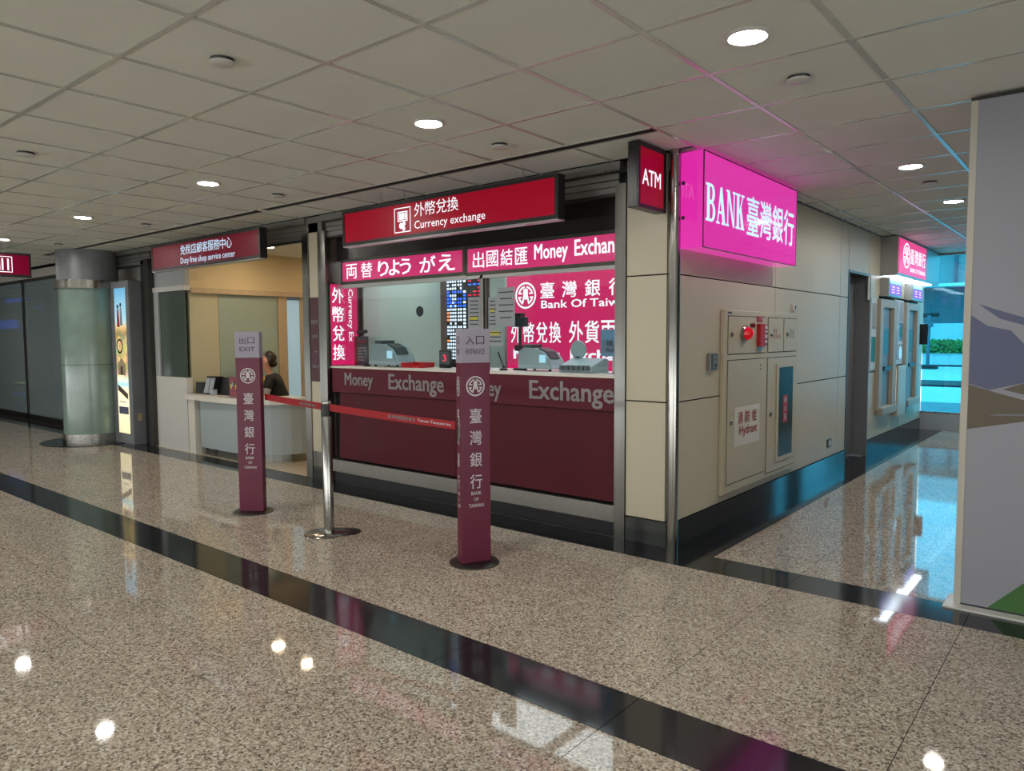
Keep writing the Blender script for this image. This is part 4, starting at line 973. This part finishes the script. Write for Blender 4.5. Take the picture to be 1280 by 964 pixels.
for x, y, l in [(-5.62, .08, 'clear pink leaflet stand on the desk beside the woman'), (-5.36, .10, 'pink acrylic notice stand at the right end of the desk')]:
    t = tag(empty('leaflet_stand', (x, y, DZ)), l, 'leaflet stand', 'pink stands on the reception desk')
    box('sheet', x-.11, x+.11, y, y+.006, DZ+.004, DZ+.24, 'pink_acrylic', t); box('foot', x-.11, x+.11, y-.03, y+.05, DZ, DZ+.004, 'clear_acrylic', t)
    F = Fr((0, y, 0), X_, Z_)
    for k in range(4): poly('text_line', F, rect(x-.08, DZ+.05+k*.045, x+.07, DZ+.062+k*.045), 'ink_red', t, .001, .0008)
    if x < -5.5:
        for k in range(5): poly('picture', F, rect(x-.09+.036*k, DZ+.10+.02*(k % 3), x-.06+.036*k, DZ+.15+.02*(k % 3)), ['ink_yellow', 'paper', 'machine_dark', 'ink_yellow', 'dark_red'][k], t, .0015, .0008)

# ---- woman behind the desk
def skin_mesh(name, verts, edges, mtl, parent, sub=2, root=0):
    me = bpy.data.meshes.new(name); me.from_pydata([v[:3] for v in verts], edges, []); o = bpy.data.objects.new(name, me); COL.objects.link(o)
    md = o.modifiers.new('s', 'SKIN'); md.use_smooth_shade = True
    for i, v in enumerate(verts):
        r = v[3] if isinstance(v[3], tuple) else (v[3], v[3]); me.skin_vertices[0].data[i].radius = r
    me.skin_vertices[0].data[root].use_root = True
    if sub: sd = o.modifiers.new('d', 'SUBSURF'); sd.levels = sub
    bpy.context.view_layer.update(); ev = o.evaluated_get(bpy.context.evaluated_depsgraph_get()); nm = bpy.data.meshes.new_from_object(ev)
    o.modifiers.clear(); o.data = nm; bpy.data.meshes.remove(me); nm.materials.clear(); nm.materials.append(M[mtl])
    for p in nm.polygons: p.use_smooth = True
    nm.name = name; MW[o.name] = Matrix.Identity(4)
    if parent: attach(o, parent)
    return o
pc = Vector((-6.05, .99, 0)); pf = Vector((-.72, -.69, 0)).normalized(); ps = Vector((-pf.y, pf.x, 0))   # facing, left side
def B(f, s, z, r): v = pc+pf*f+ps*s; return (v.x, v.y, z, r)
wm = tag(empty('person', (pc.x, pc.y, 0)), 'seated woman with dark tied back hair behind the reception desk', 'person')
bv = [B(0, 0, .50, .115), B(.02, 0, .62, .105), B(.07, 0, .74, .11), B(.12, 0, .87, .10), B(.15, 0, .945, .045), B(.17, 0, .98, .043),
      B(.185, 0, 1.03, .052), B(.19, 0, 1.09, .078), B(.185, 0, 1.15, .083), B(.18, 0, 1.205, .06)]
be = [(i, i+1) for i in range(9)]
def limb(pts, at):
    i0 = len(bv); bv.extend(pts); be.append((at, i0)); be.extend([(i0+k, i0+k+1) for k in range(len(pts)-1)])
for s in (-1, 1):
    limb([B(.12, s*.15, .895, .045), B(.17, s*.21, .66, .036), B(.34, s*.15, .76, .028), B(.42, s*.12, .77, .026), B(.46, s*.11, .765, .02)], 3)
    limb([B(.10, s*.09, .50, .075), B(.42, s*.10, .49, .055), B(.40, s*.10, .28, .045), B(.37, s*.10, .08, .035), B(.46, s*.10, .04, .03), B(.52, s*.10, .03, .022)], 0)
body = skin_mesh('body', bv, be, 'skin', wm)
for s in (-1, 1):       # fingers
    for k in range(5):
        a = pc+pf*(.47)+ps*(s*.11+(k-2)*.014); l = (.045, .058, .062, .056, .045)[k]
        f = [(a.x, a.y, .765, .008), ((a+pf*l*.5).x, (a+pf*l*.5).y, .76, .0075), ((a+pf*l).x, (a+pf*l).y, .748, .006)]
        if k == 0:
            a = pc+pf*.43+ps*(s*.11-s*.028); b = a+pf*.03-ps*s*.02; f = [(a.x, a.y, .765, .009), (b.x, b.y, .76, .008), ((b+pf*.02).x, (b+pf*.02).y, .752, .007)]
        skin_mesh('finger', f, [(0, 1), (1, 2)], 'skin', wm, 1)
# clothing
jv = [B(0, 0, .50, .135), B(.02, 0, .62, .125), B(.07, 0, .74, .13), B(.12, 0, .88, .125), B(.15, 0, .955, .064)]; je = [(0, 1), (1, 2), (2, 3), (3, 4)]
for s in (-1, 1):
    i0 = len(jv); jv += [B(.12, s*.15, .90, .066), B(.15, s*.185, .76, .060)]; je += [(3, i0), (i0, i0+1)]
skin_mesh('jacket', jv, je, 'jacket', wm)
for s in (-1, 1): skin_mesh('sleeve', [B(.13, s*.165, .82, .052), B(.17, s*.21, .66, .048), B(.33, s*.155, .755, .040)], [(0, 1), (1, 2)], 'shirt', wm)
skin_mesh('trousers', [B(0, 0, .50, .13), B(.10, -.09, .50, .09), B(.42, -.10, .49, .068), B(.40, -.10, .28, .058), B(.37, -.10, .10, .05), B(.10, .09, .50, .09), B(.42, .10, .49, .068), B(.40, .10, .28, .058), B(.37, .10, .10, .05)],
          [(0, 1), (1, 2), (2, 3), (3, 4), (0, 5), (5, 6), (6, 7), (7, 8)], 'trousers', wm)
skin_mesh('hair', [B(.215, 0, 1.205, .05), B(.16, 0, 1.20, .083), B(.12, 0, 1.15, .088), B(.12, 0, 1.07, .066), B(.055, 0, 1.10, .045)], [(0, 1), (1, 2), (2, 3), (3, 4)], 'hair', wm)
def blob(nm, f, s, z, rx, m_, sc=(1, 1, 1)):
    v = B(f, s, z, 0); bm = bmesh.new(); bmesh.ops.create_uvsphere(bm, u_segments=12, v_segments=8, radius=rx); bmesh.ops.scale(bm, vec=sc, verts=bm.verts); bmesh.ops.translate(bm, vec=v[:3], verts=bm.verts); return mesh_obj(nm, bm, m_, wm, True)
for s in (-1, 1): blob('eye', .262, s*.03, 1.125, .010, 'jacket'); blob('ear', .17, s*.083, 1.11, .022, 'skin', (.8, .8, 1.3))
blob('nose', .278, 0, 1.10, .015, 'skin', (1, 1, 1.3)); blob('mouth', .262, 0, 1.062, .016, 'dark_red', (1, 1, .4))
blob('scarf', .20, .03, .87, .06, 'yellow_cloth', (1, 1, .9))
# her chair
oc = tag(empty('office_chair', (pc.x, pc.y, 0)), 'black office chair under the seated woman', 'chair')
lathe('seat', [(.20, .325), (.22, .35), (.20, .37)], (pc.x, pc.y, 0), 'black_plastic', oc, 20); lathe('post', [(.025, .06), (.025, .325)], (pc.x, pc.y, 0), 'chrome', oc, 12)
for k in range(5):
    a = k*2*math.pi/5; tube('leg', [(pc.x, pc.y, .08), (pc.x+.26*math.cos(a), pc.y+.26*math.sin(a), .05)], .016, 'black_plastic', oc); 
    bm = bmesh.new(); bmesh.ops.create_uvsphere(bm, u_segments=10, v_segments=6, radius=.025); bmesh.ops.translate(bm, vec=(pc.x+.26*math.cos(a), pc.y+.26*math.sin(a), .026), verts=bm.verts); mesh_obj('castor', bm, 'black_plastic', oc, True)

# ================================================================ COLUMN, POSTER BOX, SHOP GLASS
CX, CY = -8.74, -.28
col = struct(empty('column_1', (CX, CY, 0)), 'round column clad in frosted glass with steel bands', 'column')
lathe('upper_cladding', [(.375, 2.20), (.375, 2.616)], (CX, CY, 0), 'column_metal', col, 48)
lathe('steel_band', [(.375, 2.10), (.41, 2.10), (.41, 2.21), (.375, 2.21)], (CX, CY, 0), 'chrome', col, 48)
lathe('glass_cladding', [(.365, 1.075), (.365, 2.10)], (CX, CY, 0), 'column_glass', col, 48); lathe('glass_joint', [(.360, 1.068), (.360, 1.075)], (CX, CY, 0), 'ink', col, 48)
lathe('glass_cladding', [(.365, .13), (.365, 1.068)], (CX, CY, 0), 'column_glass', col, 48); lathe('steel_band', [(.365, .008), (.385, .008), (.385, .13), (.365, .13)], (CX, CY, 0), 'chrome', col, 48)
lathe('base_plate', [(.65, .0), (.65, .008), (.36, .008)], (CX, CY, 0), 'black_granite', col, 48)
px0, px1, py0, py1 = -8.40, -7.82, -.13, .10
pb = tag(empty('poster_light_box', (-8.1, 0, 0)), 'tall grey light box with a travel poster beside the column', 'poster box')
box('cabinet', px0, px1, py0+.004, py1, 0, 2.19, 'column_metal', pb, .004)
for a, b, c, d in ((px0, px0+.12, 0, 2.19), (px1-.10, px1, 0, 2.19), (px0+.12, px1-.10, 2.10, 2.19), (px0+.12, px1-.10, 0, .14)): box('frame', a, b, py0-.008, py0+.004, c, d, 'column_metal', pb, .002)
box('poster', px0+.12, px1-.10, py0-.002, py0+.003, .14, 2.10, 'poster_print', pb)
FPo = Fr((0, py0-.002, 0), X_, Z_)
def figure(u, w, s, m1):
    poly('printed_figure', FPo, [(u-.035*s, w), (u+.045*s, w), (u+.03*s, w+.16*s), (u+.02*s, w+.24*s), (u-.02*s, w+.24*s), (u-.03*s, w+.14*s)], m1, pb, .002, .001)
    bm = bmesh.new(); bm_ring(bm, FPo, u, w+.275*s, .001, .028*s, .002, seg=14); flat_obj('printed_head', bm, 'hair', pb)
figure(px0+.22, 1.58, 1.0, 'red_plastic'); figure(px0+.31, 1.60, 1.0, 'paper')
bm = bmesh.new(); bm_ring(bm, FPo, px0+.24, 1.32, .075, .10, .002, seg=28); bm_ring(bm, FPo, px0+.24, 1.32, .001, .01, .002, seg=10); flat_obj('printed_clock', bm, 'steel_dark', pb)
poly('printed_house', FPo, [(px0+.16, .93), (px0+.40, .93), (px0+.40, 1.07), (px0+.28, 1.17), (px0+.16, 1.07)], 'wood_trim', pb, .002, .001)
poly('printed_house', FPo, rect(px0+.24, .93, px0+.31, 1.05), 'brown_wall', pb, .003, .001)
poly('printed_house', FPo, [(px0+.14, .72), (px0+.22, .69), (px0+.44, .60), (px0+.44, .68), (px0+.14, .80)], 'brown_wall', pb, .002, .001)
poly('printed_block', FPo, rect(px0+.15, .40, px0+.44, .50), 'mural_blue', pb, .002, .001)
text('TRAVEL', FPo, px0+.17, .555, .22, .02, 'ink', pb, .01, n=.002)
box('service_label', px1, px1+.002, -.08, -.02, .32, .42, 'wood_trim', pb)
# wall over the glass and behind column
strut('wall_shop_header', (-24, -7.62, .15, .25, 2.47, ZC), 'plaster', 'pale wall above the dark shop glass', 'wall')
strut('wall_behind_column', (-9.6, -7.8, .25, .32, 0, ZC), 'plaster', 'pale wall piece behind the column', 'wall')
sh = struct(empty('window_5', (-13, .15, 0)), 'dark glass shop doors at the left', 'window')
for i, (x0, x1) in enumerate([(-10.55, -9.42), (-12.7, -10.62), (-14.8, -12.75), (-16.9, -14.85)]):
    box('pane', x0, x1, .145, .157, .09, 2.42, 'shop_glass', sh)
for x in (-9.40, -10.585, -12.725, -14.825, -16.95): box('mullion', x-.035, x+.03, .12, .18, .0, 2.47, 'steel_dark', sh)
box('top_rail', -24, -9.4, .12, .18, 2.42, 2.47, 'steel_dark', sh); box('bottom_rail', -24, -9.4, .12, .18, .0, .09, 'steel_dark', sh)
strut('wall_shop_back', (-24, -9.6, 3.6, 3.66, 0, ZC), 'booth_dark', 'dark back wall inside the closed shop', 'wall')
strut('wall_shop_side', (-9.64, -9.6, .32, 3.6, 0, ZC), 'booth_dark', 'dark side wall inside the closed shop', 'wall')
strut('floor_shop', (-24, -9.6, .0, 3.6, -.03, .0), 'booth_dark', 'dark floor inside the closed shop', 'floor')
strut('ceiling_shop', (-24, -9.6, .25, 3.6, 2.56, 2.60), 'booth_dark', 'dark ceiling inside the closed shop', 'ceiling')
struct(box('wall_shop_display', -18.6, -15.0, 1.25, 1.33, 0, 2.56, 'booth_dark'), 'dark display wall inside the closed shop', 'wall')
bl = tag(empty('shop_screen', (-16.8, 1.22, 1.6)), 'blue glowing strip signs seen through the dark shop glass', 'sign')
box('housing', -17.95, -16.65, 1.20, 1.249, 1.62, 1.90, 'black_frame', bl); box('lit_strip', -17.92, -16.68, 1.195, 1.20, 1.66, 1.86, 'blue_lit', bl)
box('lit_strip', -17.6, -16.1, 1.235, 1.249, 2.26, 2.34, 'blue_lit', bl); box('lit_tube', -15.66, -15.3, 1.235, 1.249, 2.07, 2.13, 'led_blue', bl)
box('lit_tube', -17.5, -16.4, 1.235, 1.249, .14, .20, 'led_blue', bl)
tvs = tag(empty('wall_television', (-16.1, 1.2, 1.7)), 'flat television with dim violet screen behind the dark shop glass', 'television')
box('casing', -16.62, -15.72, 1.20, 1.249, 1.55, 1.92, 'black_plastic', tvs, .005); box('screen', -16.58, -15.9, 1.195, 1.20, 1.66, 1.80, 'violet_screen', tvs)
for i, (x, z_) in enumerate([(-15.9, .50), (-15.55, 1.28)]):
    t = tag(empty('shop_shelf', (x, 2.2, z_)), ['dim yellow-green lit shelf low behind the dark shop glass', 'dim lit shelf at chest height behind the dark shop glass'][i], 'shelf', 'lit shelves behind the shop glass')
    box('shelf_board', x-.85, x+.5, 1.06, 1.249, z_-.06, z_-.02, 'steel_dark', t); box('light_strip', x-.75 if i == 0 else x-.4, x+.4, 1.05, 1.06, z_-.05, z_-.015, 'yellow_lit', t)
    for k in range(2): box('bracket', x-.7+k*1.0, x-.66+k*1.0, 1.10, 1.249, z_-.14, z_-.06, 'steel_dark', t)

# ================================================================ BARRIER POSTS
def post(cx_, cy_p, ang, lab, word_c, word_e, both):
    # panel faces the viewer; u runs along its width
    ux = Vector((math.cos(ang), math.sin(ang), 0)); nn = ux.cross(Z_)     # front normal
    ctr = Vector((cx_, cy_p, 0)); W2, D2 = .098, .038
    t = tag(empty('sign_post', (cx_, cy_p, 0)), lab, 'sign post', 'maroon bank sign posts with belts')
    def pbx(nm, a0, a1, b0, b1, z0, z1, m_, bev=.002):
        bm = bm_box(bmesh.new(), a0, a1, b0, b1, z0, z1, bev); bmesh.ops.transform(bm, matrix=Matrix(((ux.x, -nn.x, 0, cx_), (ux.y, -nn.y, 0, cy_p), (0, 0, 1, 0), (0, 0, 0, 1))), verts=bm.verts)
        return mesh_obj(nm, bm, m_, t)
    pbx('panel_body', -W2, W2, -D2, D2, .012, 1.262, 'maroon_post'); pbx('cap_panel', -W2, W2, -D2, D2, 1.262, 1.472, 'cap_grey')
    lathe('base_disc', [(.158, 0), (.158, .006), (.150, .011), (.002, .012)], (cx_, cy_p, 0), 'steel_dark', t, 40)
    faces = [(Fr(ctr-ux*W2+nn*(D2), ux, Z_), 2*W2, 1.0)]
    if both: faces.append((Fr(ctr-ux*W2-nn*D2, nn, Z_), 2*D2, .40))
    for F, w_, sx in faces:
        c = w_/2; k = w_/(2*W2)
        htext(word_c, F, c-.062*k, 1.375, .055*k, .052, .068*k, 'print_maroon', t, 0, n=.001)
        text(word_e, F, c-.060*k, 1.315, .122*k, .034, 'print_maroon', t, 0, n=.001)
        emblem(F, c, 1.118, .062, 'print_white', t, sx, .001)
        for i, ch in enumerate('臺灣銀行'): text(ch, F, c-.040*k, .890-.137*i, .080*k, .090, 'print_white', t, .006, n=.001)
        text('BANK', F, c-.034*k, .440, .068*k, .022, 'print_white', t, .012, n=.001); text('OF', F, c-.016*k, .402, .032*k, .020, 'print_white', t, .012, n=.001)
        text('TAIWAN', F, c-.050*k, .362, .10*k, .022, 'print_white', t, .012, n=.001)
    return t, pbx
ent, pbx = post(-.826, -1.045, R(65.5), 'maroon sign post reading ENTRANCE in front of the exchange', '入口', 'ENTRANCE', True)
pbx('belt_slot', -.104, -.097, -.020, .020, .78, .925, 'chrome')
ext, pbx2 = post(-3.160, -1.180, R(38.5), 'maroon sign post reading EXIT before the service room', '出口', 'EXIT', False)
# slim stanchion
st = tag(empty('belt_stanchion', (-2.095, -1.215, 0)), 'polished steel belt stanchion between the two sign posts', 'stanchion')
lathe('pole', [(.036, .010), (.036, .955), (.030, .968), (.004, .970)], (-2.095, -1.215, 0), 'chrome', st, 28)
lathe('base_disc', [(.150, 0), (.150, .006), (.142, .011), (.002, .014)], (-2.125, -1.225, 0), 'chrome', st, 40)
lathe('base_disc', [(.105, 0), (.105, .005), (.100, .008), (.002, .009)], (-2.045, -1.10, 0), 'steel_dark', st, 32)
lathe('collar', [(.040, .86), (.040, .95)], (-2.095, -1.215, 0), 'black_plastic', st, 24)
def belt(a, b, lab, sag, txt):
    t = tag(empty('barrier_belt', ((a[0]+b[0])/2, (a[1]+b[1])/2, .85)), lab, 'barrier belt', 'red barrier belts')
    a, b = Vector(a), Vector(b); bm = bmesh.new(); N = 12; pr = None; d = (b-a); nn = Vector((d.y, -d.x, 0)).normalized()*.001
    for i in range(N+1):
        f = i/N; p = a.lerp(b, f)-Vector((0, 0, sag*4*f*(1-f)))
        q = [bm.verts.new(p+s*nn+Vector((0, 0, h))) for s, h in ((1, -.025), (1, .025), (-1, .025), (-1, -.025))]
        if pr:
            for k in range(4): bm.faces.new((pr[k], pr[(k+1) % 4], q[(k+1) % 4], q[k]))
        else: bm.faces.new(q)
        pr = q
    bm.faces.new(pr[::-1]); mesh_obj('belt', bm, 'belt_red', t)
    if txt:
        L = d.length; U_ = d.normalized(); F = Fr(a+nn*1.5, U_, Z_)
        htext('臺灣桃園國際機場', F, L*.50, -.014, .026, .026, .031, 'print_grey', t, .003, n=.0005)
        text('Taiwan Taoyuan Int.', F, L*.50+.262, -.014, L*.5-.29, .024, 'print_white', t, .012, n=.0005)
    else: htext('臺灣桃園國際機場', Fr(a+nn*1.5, d.normalized(), Z_), d.length*.62, -.018, .026, .026, .031, 'print_grey', t, .003, n=.0005)
belt((-2.053, -1.22, .925), (-.905, -1.125, .872), 'red belt from the stanchion to the entrance post', .004, True)
belt((-3.075, -1.10, .945), (-2.137, -1.205, .925), 'red belt from the exit post to the stanchion', .004, False)

# ================================================================ MURAL BOARD
mb = tag(empty('mural_board', (2.3, .04, 0)), 'tall pale board with painted mountains at the right edge', 'display board')
box('base_plate', 1.595, 3.3, -.072, .155, 0, .012, 'white_paint', mb, .002)
box('board', 1.668, 3.2, .0, .09, .012, 2.606, 'mural_base', mb); box('edge_profile', 1.636, 1.668, -.004, .094, .012, 2.606, 'edge_white', mb, .002)
box('top_rail', 1.636, 3.2, -.006, .0, 2.592, 2.608, 'steel_dark', mb); box('foot_rail', 1.64, 3.2, -.003, .0, .012, .020, 'ink', mb)
FM = Fr((0, .0, 0), X_, Z_)
poly('painted_mountain', FM, [(1.669, 1.17), (1.76, 1.14), (2.2, 1.27), (2.2, 1.30), (1.98, 1.335), (1.895, 1.374), (1.84, 1.44), (1.74, 1.465), (1.669, 1.52)], 'mural_blue', mb, .0015)
poly('painted_mountain', FM, [(1.70, 1.575), (1.79, 1.50), (1.88, 1.47), (2.2, 1.33), (2.2, 1.36), (1.90, 1.50), (1.79, 1.54)], 'mural_blue', mb, .0015)
poly('painted_hill', FM, [(1.669, .935), (1.80, .965), (2.2, 1.06), (2.2, 1.07), (1.95, 1.083), (1.80, 1.125), (1.669, 1.165)], 'mural_brown', mb, .0015)
poly('painted_hill', FM, [(1.815, 1.145), (2.0, 1.10), (2.2, 1.09), (2.2, 1.25), (1.95, 1.20)], 'mural_brown', mb, .0015)
poly('painted_line', FM, [(1.76, 1.01), (2.2, 1.035), (2.2, 1.045), (1.80, 1.02)], 'mural_line', mb, .0022)
poly('painted_meadow', FM, [(1.786, .021), (2.6, .021), (2.6, .85), (2.2, .46)], 'mural_green', mb, .0015)

# ================================================================ OUTSIDE THE WINDOW
def out(nm, b, m_, lab, cat): return tag(box(nm, *b, m_), lab, cat)
struct(box('ground_outside', -25, 14, 8.15, 60, -.06, -.01, 'paving'), 'pale paved ground outside the window', 'ground')
struct(box('road_outside', -25, 14, 10.9, 13.2, -.01, .0, 'asphalt'), 'grey road strip outside the window', 'road')
out('kerb', (-25, 14, 8.9, 9.05, -.01, .03, ), 'kerb_black', 'dark kerb line just outside the window', 'kerb')
out('kerb', (-25, 14, 18.6, 21.0, -.01, .04), 'kerb_black', 'dark kerb beyond the road outside the window', 'kerb')
out('kerb', (-25, 14, 33.4, 33.7, -.01, .06), 'kerb_black', 'dark kerb at the foot of the planter outside', 'kerb')
pw = tag(empty('planter_wall', (-5, 34, 0)), 'low white planter wall under the hedge outside', 'wall')
box('wall_body', -18, 6, 34, 34.4, 0, .52, 'wall_tile_white', pw); box('coping', -18, 6, 33.96, 34.44, .52, .56, 'concrete', pw)
for k in range(40): box('tile_joint', -18+k*.6, -17.985+k*.6, 33.99, 34.0, 0, .52, 'grey_paint', pw)
bm = bmesh.new(); rnd2 = random.Random(5)
for i in range(9000):
    p = Vector((rnd2.uniform(-12, 2), 34.5+rnd2.uniform(0, 1.0), .55+rnd2.uniform(0, .62)+.05*math.sin(i)))
    a = Vector((rnd2.uniform(-1, 1), rnd2.uniform(-1, .2), rnd2.uniform(-1, 1))).normalized()*.07; b = a.orthogonal().normalized()*.045
    bm.faces.new([bm.verts.new(p+a), bm.verts.new(p+b), bm.verts.new(p-a), bm.verts.new(p-b)])
hg = mesh_obj('hedge', bm, 'leaf'); tag(hg, 'clipped green hedge outside the window', 'hedge', kind='stuff')
struct(box('soil_bed', -18, 6, 34.4, 35.7, 0, .54, 'concrete_dark'), 'soil bed behind the planter wall', 'ground')
bd = tag(empty('terminal_building', (-5, 38, 0)), 'long pale airport building across the road', 'building')
box('lower_wall', -22, 10, 38, 38.4, 0, 2.0, 'wall_tile_white', bd); box('dark_recess', -22, 10, 39, 39.3, 2.0, 3.9, 'concrete_dark', bd)
box('ledge', -22, 10, 37.8, 39.3, 3.85, 4.0, 'road_white', bd); box('shutter_wall', -22, 10, 38.1, 38.4, 4.0, 5.7, 'concrete', bd)
for k in range(14): box('louvre', -22, 10, 38.05, 38.1, 4.05+k*.12, 4.09+k*.12, 'grey_paint', bd)
box('upper_slab', -22, 10, 37.4, 38.4, 5.75, 7.0, 'wall_tile_white', bd); box('roof_void', -22, 10, 37.7, 38.4, 5.7, 5.75, 'concrete_dark', bd)
for x in (-6.1, -5.2, -4.1, -3.0): box('pier', x, x+.12, 37.9, 38.1, 4.0, 5.7, 'concrete_dark', bd)
tube('pipe', [(-8, 37.9, 2.3), (-4.7, 37.9, 2.45)], .09, 'kerb_black', bd); box('wall_notice', -5.6, -5.2, 37.97, 38.0, 1.1, 1.6, 'paper', bd)
lpp = tag(empty('lamp_post', (-3.8, 31, 0)), 'thin dark post with a square foot on the pavement outside', 'post')
tube('pole', [(-3.85, 30.5, 0), (-3.85, 30.5, 2.25)], .07, 'concrete_dark', lpp); box('foot', -4.2, -3.5, 30.2, 30.8, -.01, .14, 'kerb_black', lpp); box('head', -4.0, -3.7, 30.4, 30.6, 1.75, 1.95, 'concrete_dark', lpp)
